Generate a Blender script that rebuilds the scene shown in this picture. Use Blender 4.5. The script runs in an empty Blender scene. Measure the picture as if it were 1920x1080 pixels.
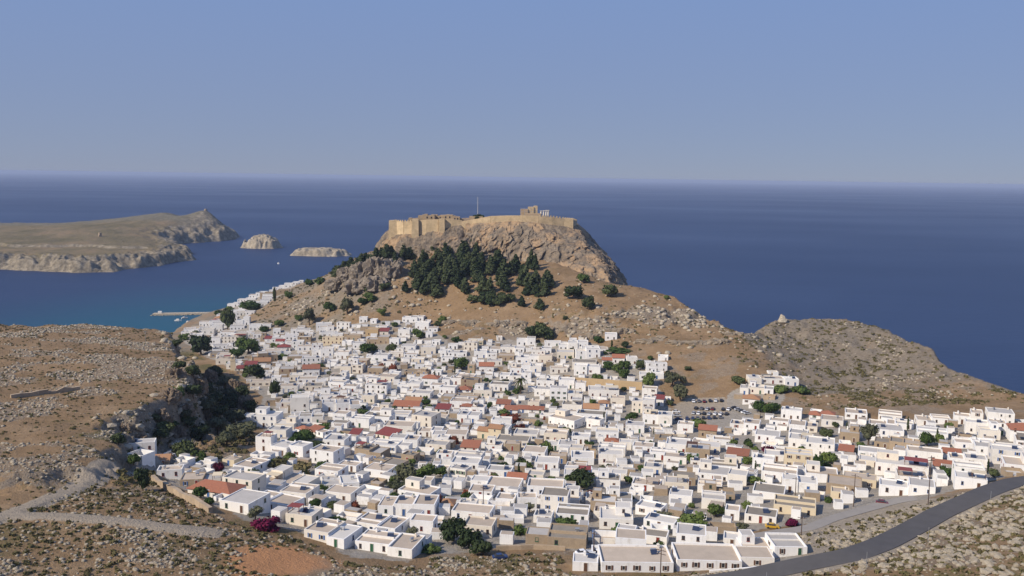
import bpy, math, random
import numpy as np

# ------------------------------------------------------------------ camera, sky, sun, exposure
CAM_Z = 160.0
FPX = 1700.0                      # focal length in pixels of a 1920 wide picture
PITCH = math.radians(6.95)        # looking down
ROLL = math.radians(0.8)
SUN_DIR = np.array([-0.865, -0.50, 0.0]); SUN_DIR /= np.linalg.norm(SUN_DIR)
SUN_EL = math.radians(37)
scene = bpy.context.scene
C = scene.collection

_f = np.array([0, math.cos(PITCH), -math.sin(PITCH)])
_u0 = np.array([0, math.sin(PITCH), math.cos(PITCH)])
_r0 = np.array([1.0, 0, 0])
_r = _r0 * math.cos(ROLL) + _u0 * math.sin(ROLL)
_u = _u0 * math.cos(ROLL) - _r0 * math.sin(ROLL)

cam_data = bpy.data.cameras.new('camera')
cam_data.sensor_width = 36.0
cam_data.lens = 36.0 * FPX / 1920.0
cam_data.clip_start = 1.0
cam_data.clip_end = 200000.0
cam = bpy.data.objects.new('camera', cam_data)
C.objects.link(cam)
from mathutils import Matrix, Vector
M4 = Matrix(((_r[0], _u[0], -_f[0], 0), (_r[1], _u[1], -_f[1], 0), (_r[2], _u[2], -_f[2], CAM_Z), (0, 0, 0, 1)))
cam.matrix_world = M4
scene.camera = cam

world = bpy.data.worlds.new('World')
scene.world = world
world.use_nodes = True
wn = world.node_tree.nodes
bg = wn['Background']
sky = wn.new('ShaderNodeTexSky')
sky.sky_type = 'NISHITA'
sky.sun_disc = False
sky.sun_elevation = SUN_EL
sky.sun_rotation = math.atan2(SUN_DIR[0], SUN_DIR[1])
sky.altitude = 2000
sky.air_density = 1.0
sky.dust_density = 0.0
sky.ozone_density = 6.0
BG = 0.10
# clear afternoon sky with a pale blue murk low over the sea: the sky model mixed with an even blue by height
tcw = wn.new('ShaderNodeTexCoord'); spw = wn.new('ShaderNodeSeparateXYZ')
world.node_tree.links.new(tcw.outputs['Generated'], spw.inputs[0])
rw = wn.new('ShaderNodeValToRGB')
rw.color_ramp.elements[0].position = 0.0; rw.color_ramp.elements[0].color = (0.222 / BG * .1, 0.258 / BG * .1, 0.375 / BG * .1, 1)
rw.color_ramp.elements[1].position = 0.22; rw.color_ramp.elements[1].color = (0.185 / BG * .1, 0.275 / BG * .1, 0.50 / BG * .1, 1)
e_ = rw.color_ramp.elements.new(0.9); e_.color = (0.13 / BG * .1, 0.24 / BG * .1, 0.55 / BG * .1, 1)
world.node_tree.links.new(spw.outputs[2], rw.inputs[0])
sc_ = wn.new('ShaderNodeVectorMath'); sc_.operation = 'SCALE'; sc_.inputs['Scale'].default_value = 10.0
world.node_tree.links.new(rw.outputs[0], sc_.inputs[0])
mw = wn.new('ShaderNodeMix'); mw.data_type = 'RGBA'; mw.inputs[0].default_value = 0.9
world.node_tree.links.new(sky.outputs[0], mw.inputs[6]); world.node_tree.links.new(sc_.outputs[0], mw.inputs[7])
world.node_tree.links.new(mw.outputs[2], bg.inputs[0])
bg.inputs[1].default_value = BG

sun_data = bpy.data.lights.new('sun', 'SUN')
sun_data.energy = 4.6
sun_data.angle = math.radians(0.5)
sun_data.color = (1.0, 0.90, 0.77)
sun = bpy.data.objects.new('sun', sun_data)
C.objects.link(sun)
sv = Vector((SUN_DIR[0] * math.cos(SUN_EL), SUN_DIR[1] * math.cos(SUN_EL), math.sin(SUN_EL)))
sun.rotation_euler = (-sv).to_track_quat('-Z', 'Y').to_euler()
sun.location = (-300, -200, 400)

vs = scene.view_settings
vs.view_transform = 'Standard'
vs.look = 'None'
vs.exposure = 0.18
vs.gamma = 1.0
scene.cycles.volume_bounces = 0
scene.cycles.max_bounces = 5
scene.cycles.use_denoising = True

# ------------------------------------------------------------------ helpers
rng = np.random.default_rng(7)
random.seed(7)


def ray(u, v):
    d = _f * FPX + _r * (u - 960.0) - _u * (v - 540.0)
    return d / np.linalg.norm(d)


def P(u, v, Y):
    """point on the sight line of picture point (u, v) at distance Y"""
    d = ray(u, v)
    t = Y / d[1]
    return np.array([d[0] * t, Y, CAM_Z + d[2] * t])


def project(p):
    d = np.array(p, float) - np.array([0, 0, CAM_Z])
    w = d @ _f
    return 960 + FPX * (d @ _r) / w, 540 - FPX * (d @ _u) / w


def XU(u, Y):
    return (u - 960.0) * Y / FPX * 0.993


def _hash(ix, iy, iz, seed):
    h = (ix.astype(np.int64) * 374761393 + iy.astype(np.int64) * 668265263 + iz.astype(np.int64) * 2147483647 + seed * 974634777) & 0xffffffff
    h = ((h ^ (h >> 13)) * 1274126177) & 0xffffffff
    h = ((h ^ (h >> 16)) * 2246822519) & 0xffffffff
    return ((h ^ (h >> 15)) & 0xffff) / 32767.5 - 1.0


def vnoise(x, y, z=None, seed=0):
    x = np.asarray(x, float); y = np.asarray(y, float)
    if z is None:
        x0 = np.floor(x); y0 = np.floor(y)
        fx = x - x0; fy = y - y0
        fx = fx * fx * fx * (fx * (fx * 6 - 15) + 10); fy = fy * fy * fy * (fy * (fy * 6 - 15) + 10)
        zz = np.zeros_like(x0)
        a = _hash(x0, y0, zz, seed); b = _hash(x0 + 1, y0, zz, seed)
        c = _hash(x0, y0 + 1, zz, seed); d = _hash(x0 + 1, y0 + 1, zz, seed)
        return (a * (1 - fx) + b * fx) * (1 - fy) + (c * (1 - fx) + d * fx) * fy
    z = np.asarray(z, float)
    z0 = np.floor(z); fz = z - z0; fz = fz * fz * (3 - 2 * fz)
    x0 = np.floor(x); y0 = np.floor(y)
    fx = x - x0; fy = y - y0
    fx = fx * fx * (3 - 2 * fx); fy = fy * fy * (3 - 2 * fy)
    out = 0
    for k in (0, 1):
        a = _hash(x0, y0, z0 + k, seed); b = _hash(x0 + 1, y0, z0 + k, seed)
        c = _hash(x0, y0 + 1, z0 + k, seed); d = _hash(x0 + 1, y0 + 1, z0 + k, seed)
        s = (a * (1 - fx) + b * fx) * (1 - fy) + (c * (1 - fx) + d * fx) * fy
        out = out + s * (fz if k else 1 - fz)
    return out


def fbm(x, y, scale, octaves=4, seed=0, gain=0.5, z=None):
    s = 0; a = 1.0; f = 1.0 / scale; t = 0
    for o in range(octaves):
        s = s + a * vnoise(x * f + o * 17.3, y * f + o * 9.1, None if z is None else z * f, seed + o)
        t += a; a *= gain; f *= 2.03
    return s / t


def smooth(a, b, x):
    t = np.clip((x - a) / (b - a), 0, 1)
    return t * t * (3 - 2 * t)


def poly_sd(px, py, poly):
    """signed distance to a polygon, positive inside"""
    px = np.asarray(px, float); py = np.asarray(py, float)
    d2 = np.full(px.shape, 1e18); inside = np.zeros(px.shape, bool)
    n = len(poly)
    for i in range(n):
        ax, ay = poly[i]; bx, by = poly[(i + 1) % n]
        ex, ey = bx - ax, by - ay
        wx, wy = px - ax, py - ay
        t = np.clip((wx * ex + wy * ey) / (ex * ex + ey * ey + 1e-9), 0, 1)
        d2 = np.minimum(d2, (wx - ex * t) ** 2 + (wy - ey * t) ** 2)
        c = ((ay <= py) & (by > py)) | ((by <= py) & (ay > py))
        with np.errstate(divide='ignore', invalid='ignore'):
            xi = ax + (py - ay) * ex / (ey if abs(ey) > 1e-9 else 1e-9)
        inside ^= c & (px < xi)
    d = np.sqrt(d2)
    return np.where(inside, d, -d)


def line_dist(px, py, pts):
    d2 = np.full(np.shape(px), 1e18)
    for (ax, ay), (bx, by) in zip(pts[:-1], pts[1:]):
        ex, ey = bx - ax, by - ay
        t = np.clip(((px - ax) * ex + (py - ay) * ey) / (ex * ex + ey * ey + 1e-9), 0, 1)
        d2 = np.minimum(d2, (px - ax - ex * t) ** 2 + (py - ay - ey * t) ** 2)
    return np.sqrt(d2)


class RBF:
    def __init__(self, pts, c):
        p = np.array(pts, float)
        self.c2 = c * c
        self.xy = p[:, :2]
        self.m = p[:, 2].mean()
        d = np.sqrt(((p[:, None, :2] - p[None, :, :2]) ** 2).sum(-1) + self.c2)
        n = len(p)
        A = np.zeros((n + 3, n + 3)); A[:n, :n] = d + 2.0 * np.eye(n) * 0
        A[:n, n] = 1; A[:n, n + 1:] = self.xy / 500; A[n, :n] = 1; A[n + 1:, :n] = (self.xy / 500).T
        self.w = np.linalg.solve(A, np.concatenate([p[:, 2] - self.m, np.zeros(3)]))

    def __call__(self, x, y):
        x = np.asarray(x, float); y = np.asarray(y, float)
        sh = x.shape; x = x.ravel(); y = y.ravel()
        out = np.full(x.shape, self.m + self.w[-3]) + self.w[-2] * x / 500 + self.w[-1] * y / 500
        for (cx, cy), w in zip(self.xy, self.w[:-3]):
            out += w * np.sqrt((x - cx) ** 2 + (y - cy) ** 2 + self.c2)
        return out.reshape(sh)


def mesh_obj(name, verts, faces, mats, parent=None, smooth_shade=False, mat_idx=None):
    me = bpy.data.meshes.new(name)
    me.from_pydata(verts if isinstance(verts, list) else verts.tolist(), [], faces if isinstance(faces, list) else faces.tolist())
    for m in (mats if isinstance(mats, (list, tuple)) else [mats]):
        me.materials.append(m)
    if mat_idx is not None:
        me.polygons.foreach_set('material_index', mat_idx)
    if smooth_shade:
        me.polygons.foreach_set('use_smooth', [True] * len(me.polygons))
    me.update()
    o = bpy.data.objects.new(name, me)
    C.objects.link(o)
    if parent is not None:
        o.parent = parent
    return o


def inst(name, me, parent=None, loc=(0, 0, 0), rz=0.0, scale=(1, 1, 1)):
    o = bpy.data.objects.new(name, me)
    C.objects.link(o)
    o.parent = parent
    o.location = loc
    o.rotation_euler = (0, 0, rz)
    o.scale = scale if isinstance(scale, (tuple, list)) else (scale,) * 3
    return o


def empty(name, loc, rz=0.0):
    o = bpy.data.objects.new(name, None)
    C.objects.link(o)
    o.location = loc
    o.rotation_euler = (0, 0, rz)
    o.empty_display_size = 0.5
    return o


def tag(o, label=None, cat=None, group=None, kind=None):
    if label: o['label'] = label
    if cat: o['category'] = cat
    if group: o['group'] = group
    if kind: o['kind'] = kind
    return o


class Geo:
    """collects boxes, prisms and tubes into one mesh"""
    def __init__(self):
        self.v = []; self.f = []; self.m = []

    def add(self, v, f, m=0):
        b = len(self.v)
        self.v.extend([tuple(map(float, p)) for p in v])
        self.f.extend([tuple(i + b for i in q) for q in f])
        self.m.extend([m] * len(f))

    def box(self, x0, x1, y0, y1, z0, z1, m=0, taper=0.0):
        t = taper
        v = [(x0, y0, z0), (x1, y0, z0), (x1, y1, z0), (x0, y1, z0), (x0 + t, y0 + t, z1), (x1 - t, y0 + t, z1), (x1 - t, y1 - t, z1), (x0 + t, y1 - t, z1)]
        self.add(v, [(0, 3, 2, 1), (4, 5, 6, 7), (0, 1, 5, 4), (1, 2, 6, 5), (2, 3, 7, 6), (3, 0, 4, 7)], m)

    def obox(self, cx, cy, cz, ax, ay, az, rz, m=0):
        """box centred in plan, base at cz"""
        c, s = math.cos(rz), math.sin(rz)
        v = []
        for z in (cz, cz + az):
            for (px, py) in ((-ax / 2, -ay / 2), (ax / 2, -ay / 2), (ax / 2, ay / 2), (-ax / 2, ay / 2)):
                v.append((cx + px * c - py * s, cy + px * s + py * c, z))
        self.add(v, [(0, 3, 2, 1), (4, 5, 6, 7), (0, 1, 5, 4), (1, 2, 6, 5), (2, 3, 7, 6), (3, 0, 4, 7)], m)

    def tube(self, pts, radii, n=6, m=0, cap=True):
        pts = [np.array(p, float) for p in pts]
        rings = []
        for i, p in enumerate(pts):
            t = pts[min(i + 1, len(pts) - 1)] - pts[max(i - 1, 0)]
            t = t / (np.linalg.norm(t) + 1e-9)
            a = np.cross(t, [0.3, 0.9, 0.1] if abs(t[2]) > 0.7 else [0, 0, 1.0]); a /= np.linalg.norm(a)
            b = np.cross(t, a)
            rings.append([p + radii[i] * (math.cos(2 * math.pi * k / n) * a + math.sin(2 * math.pi * k / n) * b) for k in range(n)])
        v = [q for r in rings for q in r]
        f = []
        for i in range(len(pts) - 1):
            for k in range(n):
                f.append((i * n + k, i * n + (k + 1) % n, (i + 1) * n + (k + 1) % n, (i + 1) * n + k))
        if cap:
            f.append(tuple(range((len(pts) - 1) * n, len(pts) * n))); f.append(tuple(range(n))[::-1])
        self.add(v, f, m)

    def mesh(self, name, mats, smooth_shade=False):
        me = bpy.data.meshes.new(name)
        me.from_pydata(self.v, [], self.f)
        for mm in (mats if isinstance(mats, (list, tuple)) else [mats]):
            me.materials.append(mm)
        me.polygons.foreach_set('material_index', self.m)
        if smooth_shade:
            me.polygons.foreach_set('use_smooth', [True] * len(me.polygons))
        me.update()
        return me

    def build(self, name, mats, parent=None, smooth_shade=False):
        return inst(name, self.mesh(name, mats, smooth_shade), parent)


# ------------------------------------------------------------------ materials
def new_mat(name):
    m = bpy.data.materials.new(name)
    m.use_nodes = True
    nt = m.node_tree
    return m, nt, nt.nodes, nt.links, nt.nodes['Principled BSDF']


def ramp(nodes, stops, interp='LINEAR'):
    r = nodes.new('ShaderNodeValToRGB')
    r.color_ramp.interpolation = interp
    e = r.color_ramp.elements
    while len(e) < len(stops):
        e.new(0.5)
    for k, (p, c) in enumerate(stops):
        e[k].position = p
        e[k].color = (*c, 1) if len(c) == 3 else c
    return r


def noise_node(nodes, links, coord, scale, detail=4, rough=0.55, mapping=None):
    n = nodes.new('ShaderNodeTexNoise')
    n.inputs['Scale'].default_value = scale
    n.inputs['Detail'].default_value = detail
    n.inputs['Roughness'].default_value = rough
    if mapping is not None:
        mp = nodes.new('ShaderNodeMapping')
        mp.inputs['Scale'].default_value = mapping
        links.new(coord, mp.inputs['Vector'])
        coord = mp.outputs[0]
    links.new(coord, n.inputs['Vector'])
    return n


def mixc(nodes, links, fac, a, b, blend='MIX'):
    m = nodes.new('ShaderNodeMix')
    m.data_type = 'RGBA'
    m.blend_type = blend
    for sock, val in ((0, fac), (6, a), (7, b)):
        if hasattr(val, 'is_linked') or hasattr(val, 'links'):
            links.new(val, m.inputs[sock])
        elif sock == 0:
            m.inputs[0].default_value = val
        else:
            m.inputs[sock].default_value = (*val, 1)
    return m.outputs[2]


def math_node(nodes, links, op, a, b=None, clamp=False):
    m = nodes.new('ShaderNodeMath')
    m.operation = op
    m.use_clamp = clamp
    for k, val in ((0, a), (1, b)):
        if val is None:
            continue
        if hasattr(val, 'links'):
            links.new(val, m.inputs[k])
        else:
            m.inputs[k].default_value = val
    return m.outputs[0]


def bump(nodes, links, h, strength, dist, target):
    b = nodes.new('ShaderNodeBump')
    b.inputs['Strength'].default_value = strength
    b.inputs['Distance'].default_value = dist
    links.new(h, b.inputs['Height'])
    links.new(b.outputs[0], target.inputs['Normal'])


def simple(name, col, rough=0.8, var=0.12, scale=0.4, metal=0.0, obj_var=0.0, bump_s=0.0, fine=6.0, spec=0.3):
    """a plain colour with blotches, streaks of wear and a small difference from object to object"""
    m, nt, N, L, B = new_mat(name)
    g = N.new('ShaderNodeNewGeometry')
    n1 = noise_node(N, L, g.outputs['Position'], scale, 5, 0.6)
    n2 = noise_node(N, L, g.outputs['Position'], fine, 3, 0.6)
    s = math_node(N, L, 'ADD', n1.outputs[0], math_node(N, L, 'MULTIPLY', n2.outputs[0], 0.6))
    s = math_node(N, L, 'MULTIPLY', math_node(N, L, 'SUBTRACT', s, 0.8), 2.0 * var)
    if obj_var:
        oi = N.new('ShaderNodeObjectInfo')
        s = math_node(N, L, 'ADD', s, math_node(N, L, 'MULTIPLY', math_node(N, L, 'SUBTRACT', oi.outputs['Random'], 0.5), obj_var))
    hv = N.new('ShaderNodeHueSaturation')
    hv.inputs['Color'].default_value = (*col, 1)
    L.new(math_node(N, L, 'ADD', s, 1.0), hv.inputs['Value'])
    L.new(hv.outputs[0], B.inputs['Base Color'])
    B.inputs['Roughness'].default_value = rough
    B.inputs['Metallic'].default_value = metal
    B.inputs['Specular IOR Level'].default_value = spec
    if bump_s:
        bump(N, L, n2.outputs[0], bump_s, 0.1, B)
    return m
# ------------------------------------------------------------------ the lie of the land
G = [  # picture column, distance, height
    (-400, 150, 78), (300, 150, 74), (960, 150, 70), (1500, 150, 76), (2200, 150, 86),
    (-300, 190, 73), (0, 190, 72), (300, 190, 71), (600, 192, 67), (960, 195, 65), (1300, 195, 66), (1700, 195, 74), (2200, 190, 82),
    (0, 240, 70), (150, 245, 69), (300, 240, 68), (500, 240, 63), (700, 237, 59.5), (960, 235, 59), (1100, 233, 60), (1400, 234, 60),
    (1600, 244, 61.5), (1700, 264, 61), (1760, 285, 60), (1830, 300, 59.5), (1920, 310, 59), (2100, 320, 58),
    (1900, 262, 67), (1800, 215, 71.5), (2100, 240, 73), (1700, 228, 66.5),
    (600, 280, 54), (800, 280, 54), (1000, 280, 53), (1200, 280, 53), (1450, 282, 56), (1600, 286, 57), (1700, 304, 56),
    (280, 300, 56), (350, 320, 52), (450, 320, 50), (600, 330, 47), (800, 330, 46), (1000, 330, 46), (1200, 330, 46), (1400, 330, 49), (1600, 335, 52), (1800, 335, 55), (2000, 340, 56),
    (330, 360, 47), (430, 430, 38), (560, 400, 41), (700, 400, 39), (900, 400, 38), (1100, 400, 38), (1300, 400, 39), (1500, 400, 43), (1700, 400, 48), (1850, 410, 51), (2050, 400, 53),
    (360, 430, 38), (420, 500, 33), (350, 500, 33), (560, 480, 34), (700, 480, 33), (900, 480, 32), (1100, 480, 34), (1330, 485, 37), (1440, 480, 41), (1560, 510, 42), (1700, 485, 46), (1900, 460, 48),
    (400, 560, 28), (500, 560, 29), (650, 560, 30), (800, 560, 32), (950, 560, 35), (1100, 550, 40), (1240, 545, 46), (1340, 530, 46), (1430, 524, 49),
    (340, 640, 20), (420, 650, 22), (550, 650, 27), (700, 650, 36), (850, 640, 40), (1000, 647, 45), (1150, 620, 52), (1300, 610, 57), (1400, 560, 54),
    (340, 740, 15), (480, 750, 20), (600, 760, 37), (700, 715, 46), (780, 721, 48),
    (480, 850, 28), (350, 800, 11), (400, 880, 11), (320, 880, 3), (420, 950, 11), (395, 1040, 3), (440, 1010, 15), (500, 1010, 28), (560, 1000, 41), (620, 930, 61), (660, 890, 78), (720, 880, 90),
    (650, 820, 64), (600, 840, 48), (710, 800, 84), (720, 760, 67), (760, 745, 62),
    (830, 745, 64), (900, 721, 64.5), (1000, 710, 65), (1000, 670, 53.5), (1100, 665, 62), (1100, 700, 69), (1100, 735, 76), (1190, 735, 73.5), (1200, 670, 66), (1260, 700, 70), (1300, 660, 64.5), (1400, 600, 58),
    (830, 800, 83), (960, 800, 87), (1060, 780, 85), (800, 860, 95), (960, 900, 100), (1100, 830, 84), (780, 830, 85), (1180, 790, 55), (1190, 850, 35),
    (1440, 615, 53), (1475, 640, 56), (1500, 650, 58.5), (1580, 650, 60), (1640, 640, 60), (1690, 605, 58), (1760, 560, 55.5), (1800, 525, 52), (1910, 480, 49), (2100, 440, 50),
    (1560, 570, 48), (1560, 515, 41), (1650, 550, 46), (1700, 500, 45), (1800, 470, 46.5),
]
rbf_town = RBF([(XU(u, Y), Y, z) for (u, Y, z) in G], 14.0)
GP = [(-400, 200, 74), (0, 200, 72), (0, 240, 70), (150, 245, 69), (0, 300, 67), (150, 300, 66.5), (260, 300, 62), (-300, 300, 69), (0, 390, 65.5), (150, 390, 65), (230, 360, 64), (300, 430, 64),
      (0, 480, 65), (150, 480, 64.5), (310, 500, 63), (-300, 480, 67), (0, 550, 61.8), (100, 556, 62.5), (200, 560, 61), (310, 560, 58.5), (-300, 560, 64)]
rbf_plat = RBF([(XU(u, Y), Y, z) for (u, Y, z) in GP], 20.0)
PLATEAU = [(-900, 262), (-150, 262), (-128, 285), (-132, 312), (-148, 338), (-144, 361), (-143, 391), (-145, 421), (-156, 447), (-174, 480), (-189, 510), (-205, 555), (-222, 585), (-262, 592), (-330, 588), (-420, 585), (-900, 590)]
COAST = [(-900, 100), (-900, 590), (-420, 588), (-330, 590), (-262, 596), (-235, 600), (-258, 680), (-298, 780), (-340, 880), (-352, 980), (-346, 1045),
         (-312, 1030), (-272, 1026), (-230, 1010), (-186, 945), (-157, 905), (-130, 920), (-95, 960), (-30, 990), (50, 985), (70, 930), (90, 850), (98, 790), (99, 742),
         (125, 704), (134, 662), (157, 604), (171, 620), (184, 650), (206, 657), (236, 657), (256, 644), (260, 608), (264, 562), (260, 527), (269, 482), (296, 442), (345, 400), (420, 380), (900, 360), (900, 100)]


def hit0(u, v):
    """where the sight line of (u, v) meets the smooth lie of the land"""
    d = ray(u, v)
    ys = np.geomspace(150, 1135, 900)
    t = ys / d[1]
    x = d[0] * t; z = CAM_Z + d[2] * t
    zt = rbf_town(x, ys); k = smooth(-6, 6, poly_sd(x, ys, PLATEAU))
    zz = zt + np.maximum(rbf_plat(x, ys) - zt, 0) * k
    below = np.nonzero(z < zz)[0]
    i = below[0] if len(below) else len(ys) - 1
    return float(x[i]), float(ys[i])


def trace(pts):
    return [hit0(u, v) for (u, v) in pts]


ROAD = trace([(1250, 1105), (1400, 1088), (1500, 1068), (1600, 1049), (1650, 1030), (1700, 1004), (1760, 970), (1830, 938), (1900, 909), (1960, 900), (2080, 890)])
LANE = trace([(1400, 1012), (1450, 1002), (1520, 992), (1560, 975), (1620, 958), (1680, 942), (1720, 936)])
PATH1 = trace([(-100, 1000), (0, 968), (60, 945), (120, 925), (180, 895), (235, 872)])
PATH2 = trace([(0, 965), (100, 965), (200, 972), (300, 985), (400, 996)])
PARK = trace([(1262, 762), (1290, 747), (1355, 746), (1400, 762), (1405, 777), (1385, 790), (1352, 800), (1300, 803), (1272, 803)])
TOWN = trace([(590, 1015), (640, 1050), (790, 1062), (800, 1045), (940, 1040), (1060, 1036), (1075, 1078), (1200, 1080), (1400, 1066), (1520, 1052), (1545, 1030), (1450, 1020), (1410, 1005), (1560, 985), (1700, 945), (1750, 937), (1830, 918), (1920, 896), (2000, 885), (2000, 800), (1900, 795),
              (1780, 782), (1700, 788), (1560, 776), (1470, 772), (1505, 715), (1420, 700), (1350, 742), (1360, 772), (1290, 795), (1260, 745), (1245, 728), (1255, 676), (1190, 668), (1130, 642), (1060, 638), (980, 636), (880, 632), (850, 642), (830, 622), (800, 600), (745, 598),
              (700, 602), (640, 608), (560, 620), (480, 614), (470, 592), (560, 534), (545, 527), (480, 552), (420, 582), (400, 602), (350, 620), (335, 642), (360, 657), (400, 682), (440, 702), (470, 722), (480, 760), (500, 790), (475, 800), (480, 852), (420, 868),
              (330, 838), (240, 838), (235, 868), (290, 902), (390, 952), (440, 978), (540, 1003)])
POLES_XY = []


def land(x, y, detail=True):
    x = np.asarray(x, float); y = np.asarray(y, float)
    wob = fbm(x, y, 34, 3, 11) * 7 + fbm(x, y, 11, 3, 14) * 4.5
    zt = rbf_town(x, y)
    zp = rbf_plat(x, y)
    sdp = poly_sd(x, y, PLATEAU)
    k = smooth(-6, 6, sdp + wob)
    edge = np.exp(-(sdp / 22.0) ** 2)
    lift = np.maximum(zp - zt, 0)
    z = zt + lift * k
    cliff = np.clip(lift / 12, 0, 1) * smooth(24, 6, np.abs(sdp)) * smooth(578, 540, y) * smooth(7, 0, sdp)
    sdc = poly_sd(x, y, COAST)
    out = np.maximum(0, -(sdc + fbm(x, y, 30, 3, 21) * 4))
    z = z - out * 1.5
    inl = smooth(0, 10, sdc)
    dr = np.minimum(line_dist(x, y, ROAD), line_dist(x, y, LANE) + 2)
    flat = smooth(5, 9, dr) * smooth(1.5, 4, np.minimum(line_dist(x, y, PATH1), line_dist(x, y, PATH2)))
    flat = flat * (1 - smooth(-3, 3, poly_sd(x, y, PARK)))
    sdt = poly_sd(x, y, TOWN)
    wild = smooth(4, -14, sdt)
    if detail:
        hill = smooth(560, 640, y) * smooth(-20, -60, sdt)
        head = smooth(146, 172, x) * smooth(480, 530, y)
        a = (0.35 + 0.5 * edge + 1.2 * np.maximum(head, hill * 0.5)) * wild * flat
        z = z + a * fbm(x, y, 9, 4, 31) + 1.4 * wild * flat * fbm(x, y, 45, 3, 41)
        rg = 1 - np.abs(fbm(x, y, 15, 4, 51, 0.55))
        z = z + cliff * ((rg - 0.72) * 15 + (1 - np.abs(fbm(x, y, 6, 3, 57, 0.6)) - 0.72) * 5)
        band = np.exp(-((y - (650 - 0.10 * (x - 40))) / 20.0) ** 2) * smooth(-60, -30, x) * smooth(230, 180, x) * wild
        z = z + band * (rg - 0.7) * 8
        knob = np.exp(-(((x + 128) / 34) ** 2 + ((y - 812) / 24) ** 2))
        z = z + knob * (4 + ((1 - np.abs(fbm(x, y, 20, 4, 61, 0.6))) - 0.72) * 42)
        z = z + smooth(18, 2, sdc) * inl * (rg - 0.75) * 5 * wild
        z = z + head * (rg - 0.75) * 2.5
        z = z + 0.25 * (1 - wild) * flat * fbm(x, y, 14, 2, 71)
    return np.maximum(z, -9.0)


# grid: finer near the camera
rows = [140.0]
while rows[-1] < 1150:
    rows.append(rows[-1] * 1.0036)
rows = np.array(rows)
cols = np.concatenate([np.linspace(-900, -264, 40), np.arange(-260, 2182, 3.4), np.linspace(2186, 2800, 40)])
UU, YY = np.meshgrid(cols, rows)
XX = (UU - 960.0) * YY / FPX * 0.993
ZZ = land(XX, YY)
NR, NC = XX.shape


def ground(x, y):
    """height of the finished sheet, interpolated"""
    fy = math.log(max(min(y, 1140), 141) / 140.0) / math.log(1.0036)
    r = int(fy); fr = fy - r
    u = x * FPX / 0.993 / y + 960.0
    c = int(np.clip(np.searchsorted(cols, u) - 1, 0, NC - 2)); fc = min(max((u - cols[c]) / (cols[c + 1] - cols[c]), 0), 1)
    r = min(max(r, 0), NR - 2)
    return float((ZZ[r, c] * (1 - fc) + ZZ[r, c + 1] * fc) * (1 - fr) + (ZZ[r + 1, c] * (1 - fc) + ZZ[r + 1, c + 1] * fc) * fr)


def groundv(x, y):
    fy = np.log(np.clip(y, 141, 1140) / 140.0) / math.log(1.0036)
    r = np.clip(fy.astype(int), 0, NR - 2); fr = fy - r
    u = x * FPX / 0.993 / y + 960.0
    c = np.clip(np.searchsorted(cols, u) - 1, 0, NC - 2); fc = np.clip((u - cols[c]) / (cols[c + 1] - cols[c]), 0, 1)
    return (ZZ[r, c] * (1 - fc) + ZZ[r, c + 1] * fc) * (1 - fr) + (ZZ[r + 1, c] * (1 - fc) + ZZ[r + 1, c + 1] * fc) * fr


def hit(u, v, start=150.0):
    """where the sight line of (u, v) meets the ground"""
    d = ray(u, v)
    ys = np.geomspace(start, 1135, 1600)
    t = ys / d[1]
    dz = CAM_Z + d[2] * t - groundv(d[0] * t, ys)
    below = np.nonzero(dz < 0)[0]
    if not len(below): return None
    i = below[0]
    y = ys[i] if i == 0 else ys[i - 1] + (ys[i] - ys[i - 1]) * dz[i - 1] / (dz[i - 1] - dz[i])
    x = d[0] * y / d[1]
    return float(x), float(y), ground(float(x), float(y))


_gx = np.arange(-360, 361, 1.5); _gy = np.arange(200, 1061, 1.5)
_GX, _GY = np.meshgrid(_gx, _gy)
_SDT = poly_sd(_GX, _GY, TOWN)


def in_town(x, y):
    i = int((y - 200) / 1.5 + .5); j = int((x + 360) / 1.5 + .5)
    if i < 0 or j < 0 or i >= len(_gy) or j >= len(_gx): return -99.0
    return _SDT[i, j]


def grid_obj(name, X, Y, Z, mat, attrs=None, keep=None):
    nr, nc = X.shape
    me = bpy.data.meshes.new(name)
    idx = np.arange(nr * nc).reshape(nr, nc)
    q = np.stack([idx[:-1, :-1], idx[:-1, 1:], idx[1:, 1:], idx[1:, :-1]], -1).reshape(-1, 4)
    if keep is not None:
        k = keep.ravel()[q].any(1)
        q = q[k]
    used = np.zeros(nr * nc, bool); used[q.ravel()] = True
    remap = np.cumsum(used) - 1
    co = np.stack([X.ravel(), Y.ravel(), Z.ravel()], -1)[used]
    q = remap[q]
    me.vertices.add(len(co)); me.vertices.foreach_set('co', co.ravel())
    me.loops.add(q.size); me.loops.foreach_set('vertex_index', q.ravel().astype(np.int32))
    me.polygons.add(len(q))
    me.polygons.foreach_set('loop_start', np.arange(0, q.size, 4, dtype=np.int32))
    me.polygons.foreach_set('use_smooth', np.ones(len(q), bool))
    me.update(calc_edges=True)
    me.validate()
    for nm, arr in (attrs or {}).items():
        a = me.attributes.new(nm, 'FLOAT_COLOR', 'POINT')
        full = np.ones((len(co), 4), np.float32)
        full[:, :arr.shape[-1]] = arr.reshape(-1, arr.shape[-1])[used]
        a.data.foreach_set('color', full.ravel())
    me.materials.append(mat)
    o = bpy.data.objects.new(name, me)
    C.objects.link(o)
    return o


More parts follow.
